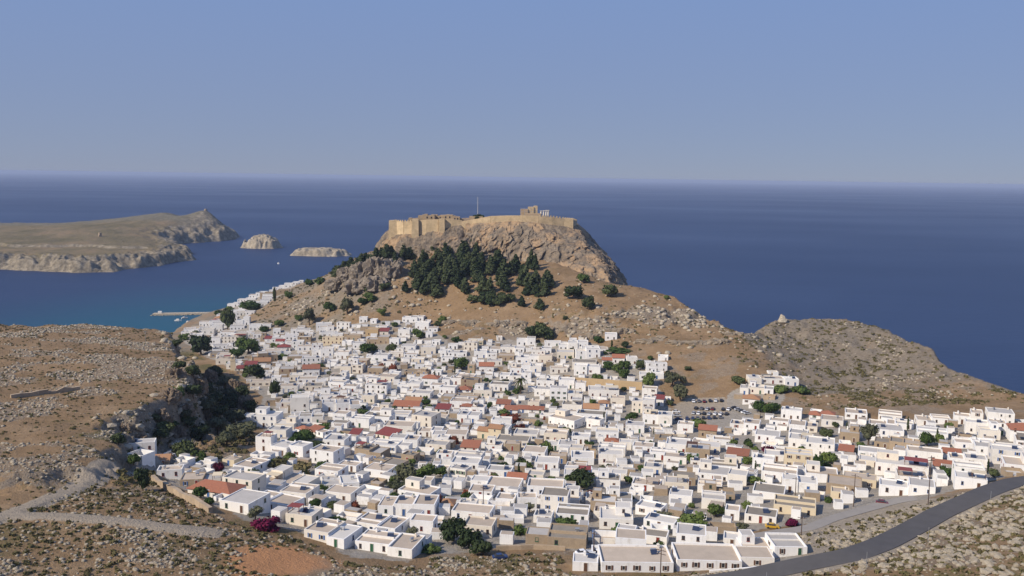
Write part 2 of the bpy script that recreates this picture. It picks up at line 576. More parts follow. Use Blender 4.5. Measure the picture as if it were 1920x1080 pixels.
# what grows or lies where (rockiness, paving, green scrub, red soil)
sdt = poly_sd(XX, YY, TOWN)
sdp = poly_sd(XX, YY, PLATEAU)
gy, gx = np.gradient(ZZ)
dYr = np.gradient(YY, axis=0); dXc = np.gradient(XX, axis=1)
slope = np.sqrt((gx / np.maximum(np.abs(dXc), .1)) ** 2 + (gy / np.maximum(np.abs(dYr), .1)) ** 2)
n_big = fbm(XX, YY, 55, 4, 81)
n_mid = fbm(XX, YY, 16, 4, 91)
rocky = smooth(0.45, 1.0, slope)
patch = smooth(0.02, 0.30, n_mid + 0.5 * n_big + 0.10)
near = smooth(330, 230, YY)
rocky = np.maximum(rocky, patch * 0.55 * smooth(620, 560, YY))
band = np.exp(-((YY - (652 - 0.10 * (XX - 40))) / 26.0) ** 2) * smooth(-70, -40, XX) * smooth(240, 190, XX)
rocky = np.maximum(rocky, band * smooth(-0.25, 0.25, n_mid + 0.15))
headm = smooth(144, 164, XX + 6 * n_mid) * smooth(462, 500, YY + 20 * n_mid)
rocky = np.maximum(rocky, headm * (0.75 + 0.3 * n_mid))
leftm = smooth(-70, -110, XX) * smooth(700, 740, YY)
rocky = np.maximum(rocky, leftm * (0.6 + 0.5 * n_mid))
paved = smooth(1, 6, sdt + 3 * n_mid)
green = smooth(0.05, 0.6, fbm(XX, YY, 12, 4, 101) + 0.30 * near - 0.10) * 0.5
green = np.maximum(green, 0.8 * smooth(-30, -6, sdt) * smooth(6, -4, sdt) * smooth(0, 0.3, n_mid + 0.2) * smooth(-100, -150, XX))
green = np.maximum(green, headm * smooth(0.0, 0.4, n_mid) * smooth(600, 500, YY))
cl = np.clip(smooth(16, 4, np.abs(sdp)) * smooth(262, 300, YY) * smooth(600, 560, YY), 0, 1)
green = np.maximum(green, cl * smooth(-0.1, 0.3, n_mid) * 0.9)
ox, oy = hit0(540, 1056)
orange = smooth(1.15, 0.75, np.sqrt(((XX - ox) / 13) ** 2 + ((YY - oy) / 13) ** 2) + 0.5 * n_mid)
dirt = smooth(4.2, 2.6, np.minimum(line_dist(XX, YY, PATH1) - 1.2, line_dist(XX, YY, PATH2)) + n_mid * 1.5)
between = poly_sd(XX, YY, [ROAD[2], ROAD[3], ROAD[5], ROAD[6], ROAD[7], LANE[6], LANE[4], LANE[2], LANE[0]])
dirt = np.maximum(dirt, smooth(-3, 1, between + n_mid * 3) * 0.85)
dirt = np.maximum(dirt, smooth(-2, 2, poly_sd(XX, YY, PARK)))
dirt = np.maximum(dirt, 0.9 * smooth(9.0, 5.0, line_dist(XX, YY, ROAD) + 2.5 * n_mid))
grey = np.maximum(np.maximum(headm, leftm), 0.0)

m_land, nt, N, L, B = new_mat('dry_hillside')
g = N.new('ShaderNodeNewGeometry'); pos = g.outputs['Position']
zA = N.new('ShaderNodeAttribute'); zA.attribute_name = 'zoneA'
zB = N.new('ShaderNodeAttribute'); zB.attribute_name = 'zoneB'
sA = N.new('ShaderNodeSeparateColor'); L.new(zA.outputs['Color'], sA.inputs[0])
sB = N.new('ShaderNodeSeparateColor'); L.new(zB.outputs['Color'], sB.inputs[0])
nA = noise_node(N, L, pos, 0.06, 6, 0.6)
nB = noise_node(N, L, pos, 0.45, 6, 0.65)
nC = noise_node(N, L, pos, 1.6, 4, 0.7)
grass = ramp(N, [(0.30, (0.175, 0.115, 0.058)), (0.5, (0.255, 0.168, 0.091)), (0.7, (0.345, 0.24, 0.142))])
L.new(math_node(N, L, 'ADD', math_node(N, L, 'MULTIPLY', nA.outputs[0], 0.6), math_node(N, L, 'MULTIPLY', nB.outputs[0], 0.4)), grass.inputs[0])
rockc = ramp(N, [(0.30, (0.10, 0.078, 0.055)), (0.47, (0.21, 0.165, 0.118)), (0.60, (0.30, 0.245, 0.18)), (0.78, (0.42, 0.36, 0.28))])
L.new(math_node(N, L, 'ADD', math_node(N, L, 'MULTIPLY', nC.outputs[0], 0.65), math_node(N, L, 'MULTIPLY', nB.outputs[0], 0.35)), rockc.inputs[0])
greyc = ramp(N, [(0.30, (0.11, 0.09, 0.064)), (0.5, (0.21, 0.172, 0.126)), (0.72, (0.33, 0.28, 0.215))])
L.new(math_node(N, L, 'ADD', math_node(N, L, 'MULTIPLY', nC.outputs[0], 0.5), math_node(N, L, 'MULTIPLY', nB.outputs[0], 0.5)), greyc.inputs[0])
rock = mixc(N, L, sB.outputs[2], rockc.outputs[0], greyc.outputs[0])
scrub = ramp(N, [(0.35, (0.075, 0.07, 0.025)), (0.55, (0.14, 0.115, 0.048)), (0.75, (0.22, 0.17, 0.085))])
L.new(nC.outputs[0], scrub.inputs[0])
pave = ramp(N, [(0.3, (0.26, 0.225, 0.18)), (0.5, (0.31, 0.275, 0.225)), (0.75, (0.37, 0.33, 0.28))])
L.new(nB.outputs[0], pave.inputs[0])


def soft(fac, n, w=0.35):
    """a zone edge broken up by the noise"""
    a = math_node(N, L, 'ADD', fac, math_node(N, L, 'MULTIPLY', math_node(N, L, 'SUBTRACT', n, 0.5), 1.6))
    r = N.new('ShaderNodeMapRange'); r.interpolation_type = 'SMOOTHSTEP'
    L.new(a, r.inputs['Value']); r.inputs['From Min'].default_value = 0.5 - w; r.inputs['From Max'].default_value = 0.5 + w
    return r.outputs[0]


col = mixc(N, L, soft(sA.outputs[2], nC.outputs[0], 0.25), grass.outputs[0], scrub.outputs[0])
col = mixc(N, L, soft(sA.outputs[0], nC.outputs[0], 0.2), col, rock)
col = mixc(N, L, math_node(N, L, 'MULTIPLY', sB.outputs[0], 0.9), col, mixc(N, L, nC.outputs[0], (0.40, 0.185, 0.078), (0.55, 0.285, 0.135)))
col = mixc(N, L, soft(sB.outputs[1], nB.outputs[0], 0.3), col, mixc(N, L, nB.outputs[0], (0.25, 0.205, 0.15), (0.40, 0.335, 0.255)))
col = mixc(N, L, soft(sA.outputs[1], nB.outputs[0], 0.2), col, pave.outputs[0])
L.new(col, B.inputs['Base Color'])
B.inputs['Roughness'].default_value = 0.95
B.inputs['Specular IOR Level'].default_value = 0.1
bump(N, L, math_node(N, L, 'ADD', nC.outputs[0], nB.outputs[0]), 0.9, 0.7, B)

terrain = grid_obj('terrain', XX, YY, ZZ, m_land, {'zoneA': np.stack([rocky, paved, green], -1), 'zoneB': np.stack([orange, dirt, grey], -1)}, keep=ZZ > -8.5)
tag(terrain, 'dry brown and grey hillside under the town', 'hillside', kind='structure')

# ------------------------------------------------------------------ sea
m_sea, nt, N, L, B = new_mat('sea_water')
g = N.new('ShaderNodeNewGeometry'); pos = g.outputs['Position']
n1 = noise_node(N, L, pos, 0.0007, 3, 0.45, (1.0, 1.6, 1))
n2 = noise_node(N, L, pos, 0.05, 6, 0.7, (1.0, 1.6, 1))
n3 = noise_node(N, L, pos, 0.006, 4, 0.6, (1.0, 2.5, 1))
sep = N.new('ShaderNodeSeparateXYZ'); L.new(pos, sep.inputs[0])
# shallow sandy water in the harbour bay
hx = math_node(N, L, 'DIVIDE', math_node(N, L, 'ADD', sep.outputs[0], 345), 190)
hy = math_node(N, L, 'DIVIDE', math_node(N, L, 'SUBTRACT', sep.outputs[1], 860), 330)
hd = math_node(N, L, 'SQRT', math_node(N, L, 'ADD', math_node(N, L, 'MULTIPLY', hx, hx), math_node(N, L, 'MULTIPLY', hy, hy)))
hr = N.new('ShaderNodeMapRange'); hr.interpolation_type = 'SMOOTHSTEP'
L.new(math_node(N, L, 'ADD', hd, math_node(N, L, 'MULTIPLY', n3.outputs[0], 0.4)), hr.inputs['Value'])
hr.inputs['From Min'].default_value = 0.35; hr.inputs['From Max'].default_value = 2.1
hr.inputs['To Min'].default_value = 1.0; hr.inputs['To Max'].default_value = 0.0
deep = ramp(N, [(0.35, (0.013, 0.030, 0.078)), (0.5, (0.017, 0.036, 0.089)), (0.65, (0.023, 0.045, 0.103))])
L.new(math_node(N, L, 'ADD', math_node(N, L, 'MULTIPLY', n1.outputs[0], 0.75), math_node(N, L, 'MULTIPLY', n3.outputs[0], 0.25)), deep.inputs[0])
L.new(mixc(N, L, hr.outputs[0], deep.outputs[0], (0.012, 0.075, 0.118)), B.inputs['Base Color'])
rr = N.new('ShaderNodeMapRange'); L.new(n1.outputs[0], rr.inputs['Value'])
rr.inputs['From Min'].default_value = 0.35; rr.inputs['From Max'].default_value = 0.7
rr.inputs['To Min'].default_value = 0.52; rr.inputs['To Max'].default_value = 0.42
L.new(rr.outputs[0], B.inputs['Roughness'])
B.inputs['IOR'].default_value = 1.33
B.inputs['Specular IOR Level'].default_value = 0.30
bump(N, L, n2.outputs[0], 0.25, 2.0, B)
ang = np.linspace(0, 2 * math.pi, 257)[:-1]
sv_ = [(0, 0, 0)]; sf_ = []
radii = [200, 800, 2500, 8000, 22000, 60000]
for R_ in radii:
    sv_ += [(R_ * math.cos(a), R_ * math.sin(a), 0.0) for a in ang]
for k in range(256):
    sf_.append((0, 1 + k, 1 + (k + 1) % 256))
    for j in range(len(radii) - 1):
        b0 = 1 + j * 256
        sf_.append((b0 + k, b0 + 256 + k, b0 + 256 + (k + 1) % 256, b0 + (k + 1) % 256))
sea = mesh_obj('sea', sv_, sf_, m_sea)
tag(sea, 'deep blue sea reaching the horizon', 'sea', kind='structure')

# ------------------------------------------------------------------ rock materials
def rock_mat(name, dark, mid, light, stain=None, sc=0.12, zstretch=0.35):
    m, nt, N, L, B = new_mat(name)
    g = N.new('ShaderNodeNewGeometry'); pos = g.outputs['Position']
    a = noise_node(N, L, pos, sc, 6, 0.65, (1, 1, zstretch))
    b = noise_node(N, L, pos, sc * 6, 5, 0.7)
    r = ramp(N, [(0.32, dark), (0.5, mid), (0.7, light)])
    L.new(math_node(N, L, 'ADD', math_node(N, L, 'MULTIPLY', a.outputs[0], 0.55), math_node(N, L, 'MULTIPLY', b.outputs[0], 0.45)), r.inputs[0])
    c = r.outputs[0]
    if stain:
        s = noise_node(N, L, pos, sc * 0.45, 4, 0.6, (1, 1, 0.5))
        sr = N.new('ShaderNodeMapRange'); sr.interpolation_type = 'SMOOTHSTEP'
        L.new(s.outputs[0], sr.inputs['Value']); sr.inputs['From Min'].default_value = 0.47; sr.inputs['From Max'].default_value = 0.62
        c = mixc(N, L, math_node(N, L, 'MULTIPLY', sr.outputs[0], 0.8), c, mixc(N, L, b.outputs[0], stain, light))
    if stain:   # dark streaks for cracks, drawn in the colour down the face
        k_ = noise_node(N, L, pos, 0.30, 4, 0.6, (1, 1, 0.10))
        kr = N.new('ShaderNodeMapRange'); kr.interpolation_type = 'SMOOTHSTEP'
        L.new(k_.outputs[0], kr.inputs['Value']); kr.inputs['From Min'].default_value = 0.53; kr.inputs['From Max'].default_value = 0.66; kr.inputs['To Max'].default_value = 0.75
        c = mixc(N, L, kr.outputs[0], c, (0.085, 0.075, 0.065))
    L.new(c, B.inputs['Base Color'])
    B.inputs['Roughness'].default_value = 0.95
    B.inputs['Specular IOR Level'].default_value = 0.1
    bump(N, L, b.outputs[0], 0.8, 1.2, B)
    return m


m_cliff = rock_mat('limestone_cliff', (0.08, 0.065, 0.05), (0.20, 0.157, 0.112), (0.375, 0.30, 0.212), (0.44, 0.245, 0.098), 0.13, 0.14)
m_island = rock_mat('island_rock', (0.10, 0.085, 0.06), (0.20, 0.165, 0.115), (0.33, 0.28, 0.20), None, 0.03, 1.0)
m_boulder = rock_mat('pale_boulder', (0.30, 0.25, 0.175), (0.50, 0.425, 0.315), (0.68, 0.60, 0.475), None, 0.8, 1.0)

# ------------------------------------------------------------------ acropolis rock
top_c = [(732, 856, 107), (760, 845, 107), (790, 841, 108), (815, 840, 112), (850, 841, 116), (868, 842, 118), (880, 841, 118.5), (920, 836, 119.5), (960, 832, 121), (1010, 830, 119.5), (1060, 833, 116.5), (1078, 840, 115), (1084, 870, 116),
         (1072, 930, 117), (1000, 965, 118), (860, 970, 116), (760, 935, 112), (728, 895, 107)]
base_c = [(706, 848, 76), (748, 822, 76), (795, 812, 76), (830, 808, 78), (860, 806, 80), (885, 804, 80), (905, 802, 80), (940, 798, 80), (980, 790, 78), (1030, 778, 74), (1090, 760, 68), (1150, 748, 62), (1206, 760, 40),
          (1210, 880, 20), (1090, 1000, 10), (880, 1030, 10), (740, 990, 20), (690, 910, 60)]


def dens(poly, n):
    p = np.array([(XU(u, Y), Y, z) for (u, Y, z) in poly], float)
    q = np.vstack([p, p[:1]])
    s = np.arange(len(q))
    t = np.linspace(0, len(p), n, endpoint=False)
    return np.stack([np.interp(t, s, q[:, k]) for k in range(3)], -1)


NA, NT_ = 760, 64
tp = dens(top_c, NA); bp = dens(base_c, NA)
cen = tp[:, :2].mean(0)
tt = np.linspace(0, 1, NT_)
V = []
for j, t in enumerate(tt):
    zfrac = t
    hfrac = 0.10 * t + 0.90 * t ** 1.35 if True else t
    xy = bp[:, :2] * (1 - hfrac) + tp[:, :2] * hfrac
    z = bp[:, 2] * (1 - t) + tp[:, 2] * t
    nrm = xy - cen; nrm /= np.linalg.norm(nrm, axis=1)[:, None]
    amp = math.sin(math.pi * min(max(t, 0.0), 1)) ** 0.5 if t < 0.93 else math.sin(math.pi * 0.93) ** 0.5 * (1 - t) / 0.07 * 0.8 + 0.2
    rg = 1 - np.abs(fbm(xy[:, 0], xy[:, 1], 26, 4, 131, 0.55, z=z * 0.2))
    rg2 = 1 - np.abs(fbm(xy[:, 0], xy[:, 1], 9, 4, 141, 0.6, z=z * 0.28))
    led = fbm(xy[:, 0], xy[:, 1], 60, 2, 151, 0.5, z=z * 6.0)
    rg3 = 1 - np.abs(fbm(xy[:, 0], xy[:, 1], 7.5, 3, 181, 0.6, z=z * 0.16))
    disp = amp * ((rg - 0.72) * 8 + (rg2 - 0.7) * 7 + (rg3 - 0.7) * 8 + led * 4.2)
    cleft = np.exp(-((xy[:, 0] - XU(866, 835)) / 1.7) ** 2) * smooth(0.35, 0.8, t) * (xy[:, 1] < 900)
    disp = disp - cleft * 5
    V.append(np.column_stack([xy + nrm * disp[:, None], z + amp * fbm(xy[:, 0], xy[:, 1], 14, 3, 161, z=z) * 2]))
ntop = 10
for j in range(1, ntop + 1):
    k = j / ntop
    xy = tp[:, :2] * (1 - k) + cen * k
    z = tp[:, 2] * (1 - k) + 119.0 * k + fbm(xy[:, 0], xy[:, 1], 16, 3, 171) * 1.6 * min(1, k * 3) + smooth(0, .5, k) * 1.5
    V.append(np.column_stack([xy, z]))
V = np.array(V)
nl = len(V)
rock_v = V.reshape(-1, 3)
idx = np.arange(nl * NA).reshape(nl, NA)
rf = np.stack([idx[:-1], np.roll(idx, -1, 1)[:-1], np.roll(idx, -1, 1)[1:], idx[1:]], -1).reshape(-1, 4)
rock = mesh_obj('acropolis_rock', rock_v, rf, m_cliff, smooth_shade=False)
tag(rock, 'steep orange and grey limestone crag carrying the citadel', 'crag', kind='structure')

def crag(x, y, rx, ry_, h, seed, mat, label, sink=2.0):
    nu, nv = 44, 16
    V = []; F = []
    for j in range(nv + 1):
        t = j / nv
        for i in range(nu):
            ph = 2 * math.pi * i / nu
            rr = math.cos(t * math.pi / 2) ** 0.55
            V.append((rr * math.cos(ph), rr * math.sin(ph), math.sin(t * math.pi / 2) ** 0.8))
    V = np.array(V)
    px, py, pz = V[:, 0] * rx + x, V[:, 1] * ry_ + y, V[:, 2] * h
    n1 = 1 - np.abs(fbm(px, py, max(rx, ry_) * .55, 4, seed, .6, z=pz * .5))
    n2 = fbm(px, py, 3.2, 3, seed + 9, .6, z=pz * .6)
    k = (0.66 + (n1 - 0.7) * 1.15 + 0.14 * n2)
    zb = ground(x, y) - sink
    V = np.stack([x + V[:, 0] * rx * k, y + V[:, 1] * ry_ * k, zb + pz * (0.75 + .9 * (n1 - .7) + .12 * n2)], -1)
    for j in range(nv):
        for i in range(nu):
            F.append((j * nu + i, j * nu + (i + 1) % nu, (j + 1) * nu + (i + 1) % nu, (j + 1) * nu + i))
    o = mesh_obj('rock_outcrop', V, F, mat)
    tag(o, label, 'rock outcrop', 'rock outcrops on the slopes')


m_greyrock = rock_mat('grey_crag', (0.13, 0.108, 0.083), (0.25, 0.207, 0.16), (0.37, 0.31, 0.245), None, 0.22, 0.4)
m_brownrock = rock_mat('brown_crag', (0.10, 0.075, 0.052), (0.22, 0.165, 0.115), (0.40, 0.315, 0.225), None, 0.3, 0.5)
m_bandrock = rock_mat('pale_band_rock', (0.14, 0.11, 0.08), (0.28, 0.225, 0.16), (0.46, 0.385, 0.285), None, 0.25, 0.5)
for k, (u, v, wp, hp, lb) in enumerate(((652, 532, 44, 26, 'grey crag at the seaward foot of the knob'), (678, 522, 48, 36, 'rounded grey crag forming the knob top beside the ridge pines'), (704, 518, 44, 34, 'cleft grey crag in the middle of the knob'), (732, 522, 44, 34, 'grey crag of the knob closest to the pine grove'), (668, 552, 52, 24, 'broad low grey crag on the lower side of the knob'), (704, 546, 50, 26, 'grey crag below the cleft one on the knob'), (628, 552, 40, 20, 'small grey crag toward the white harbour terraces'))):
    r = hit(u, v)
    if r: crag(r[0], r[1] + 5, wp * r[1] / FPX * .6, wp * r[1] / FPX * .5, hp * r[1] / FPX * 1.0, 400 + k * 13, m_greyrock, lb)
for k, (u, v, wp, hp, lb) in enumerate(((330, 705, 40, 22, 'jagged brown outcrop on the plateau rim above the harbour quarter'), (318, 745, 44, 24, 'jagged outcrop on the plateau rim above the gully'), (300, 785, 46, 24, 'broken outcrop on the rim over the cottages'), (372, 730, 36, 30, 'dark outcrop halfway down the shaded cliff'), (395, 716, 28, 26, 'pointed outcrop in the shade facing the bell tower'), (440, 738, 34, 30, 'tall lit outcrop at the cliff foot by the grey roofed house'), (462, 770, 34, 34, 'pale pillar outcrop beside the chapel house'), (385, 770, 36, 28, 'shaded outcrop in the gully'), (345, 775, 40, 26, 'shaded outcrop under the rim'), (330, 815, 40, 24, 'outcrop above the cottages at the gully mouth'), (260, 825, 34, 18, 'low outcrop on the rim behind the orange roofed cottage'), (236, 800, 30, 14, 'low outcrop at the notch in the plateau rim'), (405, 800, 30, 22, 'small outcrop among the gully olives'))):
    r = hit(u, v)
    if r: crag(r[0], r[1], wp * r[1] / FPX * .55, wp * r[1] / FPX * .5, hp * r[1] / FPX * 1.15, 600 + k * 17, m_brownrock, lb)
rcg = random.Random(31)
for k in range(16):
    u = 860 + k * 35 + rcg.uniform(-12, 12); v = 612 + (k / 16) * 26 + rcg.uniform(-12, 12)
    r = hit(u, v)
    if r: crag(r[0], r[1], rcg.uniform(7, 13), rcg.uniform(4, 7), rcg.uniform(3.0, 5.5), 800 + k * 7, m_bandrock, ['low pale ledge in the rock band above the houses', 'cracked pale ledge in the rock band', 'long pale ledge in the rock band below the brown slope', 'rough pale ledge in the rock band toward the headland'][min(3, k // 4)])

# ------------------------------------------------------------------ islands in the bay
ISL = [(XU(u, Y), Y) for (u, Y) in ((-700, 1430), (-200, 1455), (0, 1462), (130, 1436), (200, 1452), (290, 1560), (355, 1672), (358, 1800), (322, 1960), (345, 2060), (400, 2150), (440, 2210), (445, 2330), (400, 2420), (300, 2500), (100, 2520), (-250, 2480), (-700, 2300))]
IC = [(u, Y, z) for (u, Y, z) in ((-500, 1600, 24), (-500, 2000, 30), (0, 1560, 23), (50, 1600, 23), (150, 1540, 23), (250, 1640, 21), (330, 1740, 17), (100, 1800, 26), (0, 1900, 32), (200, 1900, 33), (300, 1950, 24), (100, 2100, 33),
                                  (200, 2200, 42), (290, 2270, 57), (318, 2270, 56), (334, 2270, 48), (352, 2265, 52), (366, 2260, 60), (377, 2258, 65), (387, 2258, 64), (399, 2262, 50), (420, 2260, 33), (440, 2270, 14), (370, 2160, 34), (0, 2300, 22), (-300, 2300, 22), (200, 2450, 20), (380, 2350, 40))]
rbf_i = RBF([(XU(u, Y), Y, z) for (u, Y, z) in IC], 18.0)
r2 = np.geomspace(1410, 2540, 240); c2 = np.concatenate([np.linspace(-700, -60, 60), np.arange(-55, 462, 2.2)])
U2, Y2 = np.meshgrid(c2, r2); X2 = (U2 - 960) * Y2 / FPX * 0.993
sdi = poly_sd(X2, Y2, ISL) + fbm(X2, Y2, 60, 4, 201) * 16
zi = rbf_i(X2, Y2)
rgi = 1 - np.abs(fbm(X2, Y2, 38, 4, 211, 0.6))
scarp = smooth(-4, 4, Y2 - (1745 + 0.10 * X2 + 30 * fbm(X2, Y2, 80, 2, 215)))
Z2 = zi * (0.62 * smooth(-2, 18, sdi) + 0.38 * smooth(8, 60, sdi)) + smooth(0, 14, sdi) * smooth(90, 20, sdi) * (rgi - 0.75) * 24 + fbm(X2, Y2, 30, 3, 221) * 1.6 + (scarp - 0.5) * 5 * smooth(60, 90, sdi) - 4 * smooth(4, -6, sdi)
veg = smooth(20, 60, sdi + 30 * fbm(X2, Y2, 60, 3, 231)) * smooth(0.5, 0.2, np.abs(np.gradient(Z2, axis=0) / np.gradient(Y2, axis=0)))
far_rock = smooth(2080, 2160, Y2 + 60 * fbm(X2, Y2, 90, 3, 235))
m_isl, nt, N, L, B = new_mat('island_ground')
g = N.new('ShaderNodeNewGeometry'); pos = g.outputs['Position']
zA = N.new('ShaderNodeAttribute'); zA.attribute_name = 'zoneA'
sA = N.new('ShaderNodeSeparateColor'); L.new(zA.outputs['Color'], sA.inputs[0])
a = noise_node(N, L, pos, 0.02, 5, 0.6, (1, 0.5, 1)); b = noise_node(N, L, pos, 0.12, 5, 0.7)
rk = ramp(N, [(0.32, (0.10, 0.085, 0.06)), (0.5, (0.21, 0.175, 0.125)), (0.7, (0.36, 0.305, 0.22))]); L.new(b.outputs[0], rk.inputs[0])
gr = ramp(N, [(0.35, (0.115, 0.098, 0.050)), (0.5, (0.17, 0.135, 0.075)), (0.68, (0.24, 0.17, 0.10))])
L.new(math_node(N, L, 'ADD', math_node(N, L, 'MULTIPLY', a.outputs[0], 0.75), math_node(N, L, 'MULTIPLY', b.outputs[0], 0.25)), gr.inputs[0])
fr = ramp(N, [(0.35, (0.105, 0.095, 0.065)), (0.6, (0.19, 0.165, 0.115))]); L.new(b.outputs[0], fr.inputs[0])
top_ = mixc(N, L, sA.outputs[1], gr.outputs[0], fr.outputs[0])
L.new(mixc(N, L, sA.outputs[0], rk.outputs[0], top_), B.inputs['Base Color'])
B.inputs['Roughness'].default_value = 0.95; B.inputs['Specular IOR Level'].default_value = 0.1
bump(N, L, b.outputs[0], 0.8, 3.0, B)
island = grid_obj('island', X2, Y2, Z2, m_isl, {'zoneA': np.stack([veg, far_rock, far_rock], -1)}, keep=Z2 > -3.5)
tag(island, 'long low green brown island with a peak at its tip across the bay', 'island', kind='structure')


def islet(u, Y, wx, wy, h, seed, name, label, peak=0.55):
    cx = XU(u, Y)
    n = 70
    gx_, gy_ = np.meshgrid(np.linspace(-0.6, 0.6, n), np.linspace(-0.6, 0.6, n))
    X = cx + gx_ * wx; Yg = Y + gy_ * wy
    r = np.sqrt((gx_ / 0.5) ** 2 + (gy_ / 0.5) ** 2) + 0.28 * fbm(X, Yg, 22, 3, seed)
    rg_ = 1 - np.abs(fbm(X, Yg, 17, 4, seed + 5, 0.6))
    Z = h * (peak * smooth(1.0, 0.75, r) + (1 - peak) * smooth(1.0, 0.0, r)) + smooth(1.02, 0.8, r) * (rg_ - 0.7) * h * 0.9 - 3 * smooth(0.95, 1.1, r)
    o = grid_obj(name, X, Yg, Z, m_boulder_isl, None, keep=Z > -2.5)
    tag(o, label, 'islet', kind='structure')


m_boulder_isl = rock_mat('islet_rock', (0.15, 0.125, 0.09), (0.31, 0.26, 0.19), (0.46, 0.40, 0.30), None, 0.06, 1.0)
islet(488, 1985, 88, 90, 24, 301, 'islet', 'domed bare rock islet beside the island tip', 0.35)
islet(598, 1815, 128, 75, 12, 311, 'islet', 'low flat pale rock islet off the tree covered ridge', 0.8)

# ------------------------------------------------------------------ haze
m_haze = bpy.data.materials.new('sea_haze'); m_haze.use_nodes = True
nt = m_haze.node_tree; nt.nodes.clear()
vo = nt.nodes.new('ShaderNodeVolumePrincipled'); om = nt.nodes.new('ShaderNodeOutputMaterial')
vo.inputs['Color'].default_value = (0.52, 0.61, 0.82, 1)
vo.inputs['Density'].default_value = 5.2e-5
vo.inputs['Anisotropy'].default_value = 0.0
nt.links.new(vo.outputs[0], om.inputs['Volume'])
hz = Geo(); hz.box(-61000, 61000, -61000, 61000, -12, 166)
hz = hz.build('haze', m_haze)
tag(hz, 'thin blue sea haze over the whole bay', 'haze', kind='stuff')
# ------------------------------------------------------------------ painted and built surfaces
def white_mat(name):
    """lime wash: cream to cold white from house to house, rain streaks, patches where it has gone grey"""
    m, nt, N, L, B = new_mat(name)
    g = N.new('ShaderNodeNewGeometry'); pos = g.outputs['Position']
    oi = N.new('ShaderNodeObjectInfo')
    base = ramp(N, [(0.0, (0.78, 0.765, 0.74)), (0.55, (0.80, 0.775, 0.73)), (0.8, (0.75, 0.705, 0.63)), (0.93, (0.70, 0.62, 0.50)), (1.0, (0.66, 0.64, 0.61))])
    L.new(oi.outputs['Random'], base.inputs[0])
    st = noise_node(N, L, pos, 1.0, 5, 0.65, (1.3, 1.3, 0.16))
    pa = noise_node(N, L, pos, 0.35, 5, 0.65)
    def rng_(s, a, b_, k):
        r = N.new('ShaderNodeMapRange'); r.interpolation_type = 'SMOOTHSTEP'; L.new(s, r.inputs['Value'])
        r.inputs['From Min'].default_value = a; r.inputs['From Max'].default_value = b_; r.inputs['To Max'].default_value = k
        return r.outputs[0]
    c_ = mixc(N, L, rng_(st.outputs[0], 0.52, 0.75, 0.45), base.outputs[0], (0.46, 0.42, 0.36))
    c_ = mixc(N, L, rng_(pa.outputs[0], 0.54, 0.72, 0.55), c_, (0.50, 0.45, 0.37))
    L.new(c_, B.inputs['Base Color'])
    B.inputs['Roughness'].default_value = 0.9; B.inputs['Specular IOR Level'].default_value = 0.2
    bump(N, L, pa.outputs[0], 0.25, 0.3, B)
    return m


m_white = white_mat('whitewash')
m_cream = simple('cream_plaster', (0.62, 0.52, 0.36), 0.85, 0.10, 0.5, obj_var=0.12)
m_ochre = simple('ochre_plaster', (0.44, 0.315, 0.175), 0.85, 0.10, 0.5, obj_var=0.12)
m_stone = simple('tan_stone_masonry', (0.36, 0.275, 0.185), 0.9, 0.28, 0.9, obj_var=0.25, bump_s=0.6, fine=3.0)
m_fort = simple('fortress_masonry', (0.50, 0.375, 0.22), 0.9, 0.5, 0.22, obj_var=0.08, bump_s=0.6, fine=1.2)
m_fort2 = simple('ruin_masonry', (0.38, 0.28, 0.175), 0.9, 0.35, 0.25, obj_var=0.15, bump_s=0.6, fine=0.9)
m_marble = simple('marble', (0.66, 0.60, 0.50), 0.7, 0.1, 0.4)
R_g = simple('grey_cement_roof', (0.40, 0.37, 0.33), 0.9, 0.22, 0.35, obj_var=0.22)
R_b = simple('beige_roof', (0.42, 0.345, 0.265), 0.9, 0.22, 0.35, obj_var=0.22)
R_w = simple('white_roof', (0.52, 0.485, 0.43), 0.9, 0.13, 0.35, obj_var=0.12)
R_d = simple('dark_clay_roof', (0.225, 0.195, 0.155), 0.9, 0.25, 0.35, obj_var=0.18)


def tile_mat(name, col):
    m, nt, N, L, B = new_mat(name)
    tc = N.new('ShaderNodeTexCoord')
    w = N.new('ShaderNodeTexWave'); w.wave_type = 'BANDS'; w.bands_direction = 'X'
    w.inputs['Scale'].default_value = 1.1; w.inputs['Distortion'].default_value = 0.4
    L.new(tc.outputs['Object'], w.inputs['Vector'])
    n = noise_node(N, L, tc.outputs['Object'], 1.3, 5, 0.7)
    oi = N.new('ShaderNodeObjectInfo')
    hv = N.new('ShaderNodeHueSaturation'); hv.inputs['Color'].default_value = (*col, 1)
    v = math_node(N, L, 'ADD', math_node(N, L, 'MULTIPLY', n.outputs[0], 0.6), math_node(N, L, 'MULTIPLY', w.outputs[1], 0.22))
    v = math_node(N, L, 'ADD', v, math_node(N, L, 'MULTIPLY', oi.outputs['Random'], 0.3))
    L.new(math_node(N, L, 'ADD', v, 0.42), hv.inputs['Value'])
    L.new(hv.outputs[0], B.inputs['Base Color'])
    B.inputs['Roughness'].default_value = 0.85
    bump(N, L, w.outputs[1], 0.6, 0.08, B)
    return m


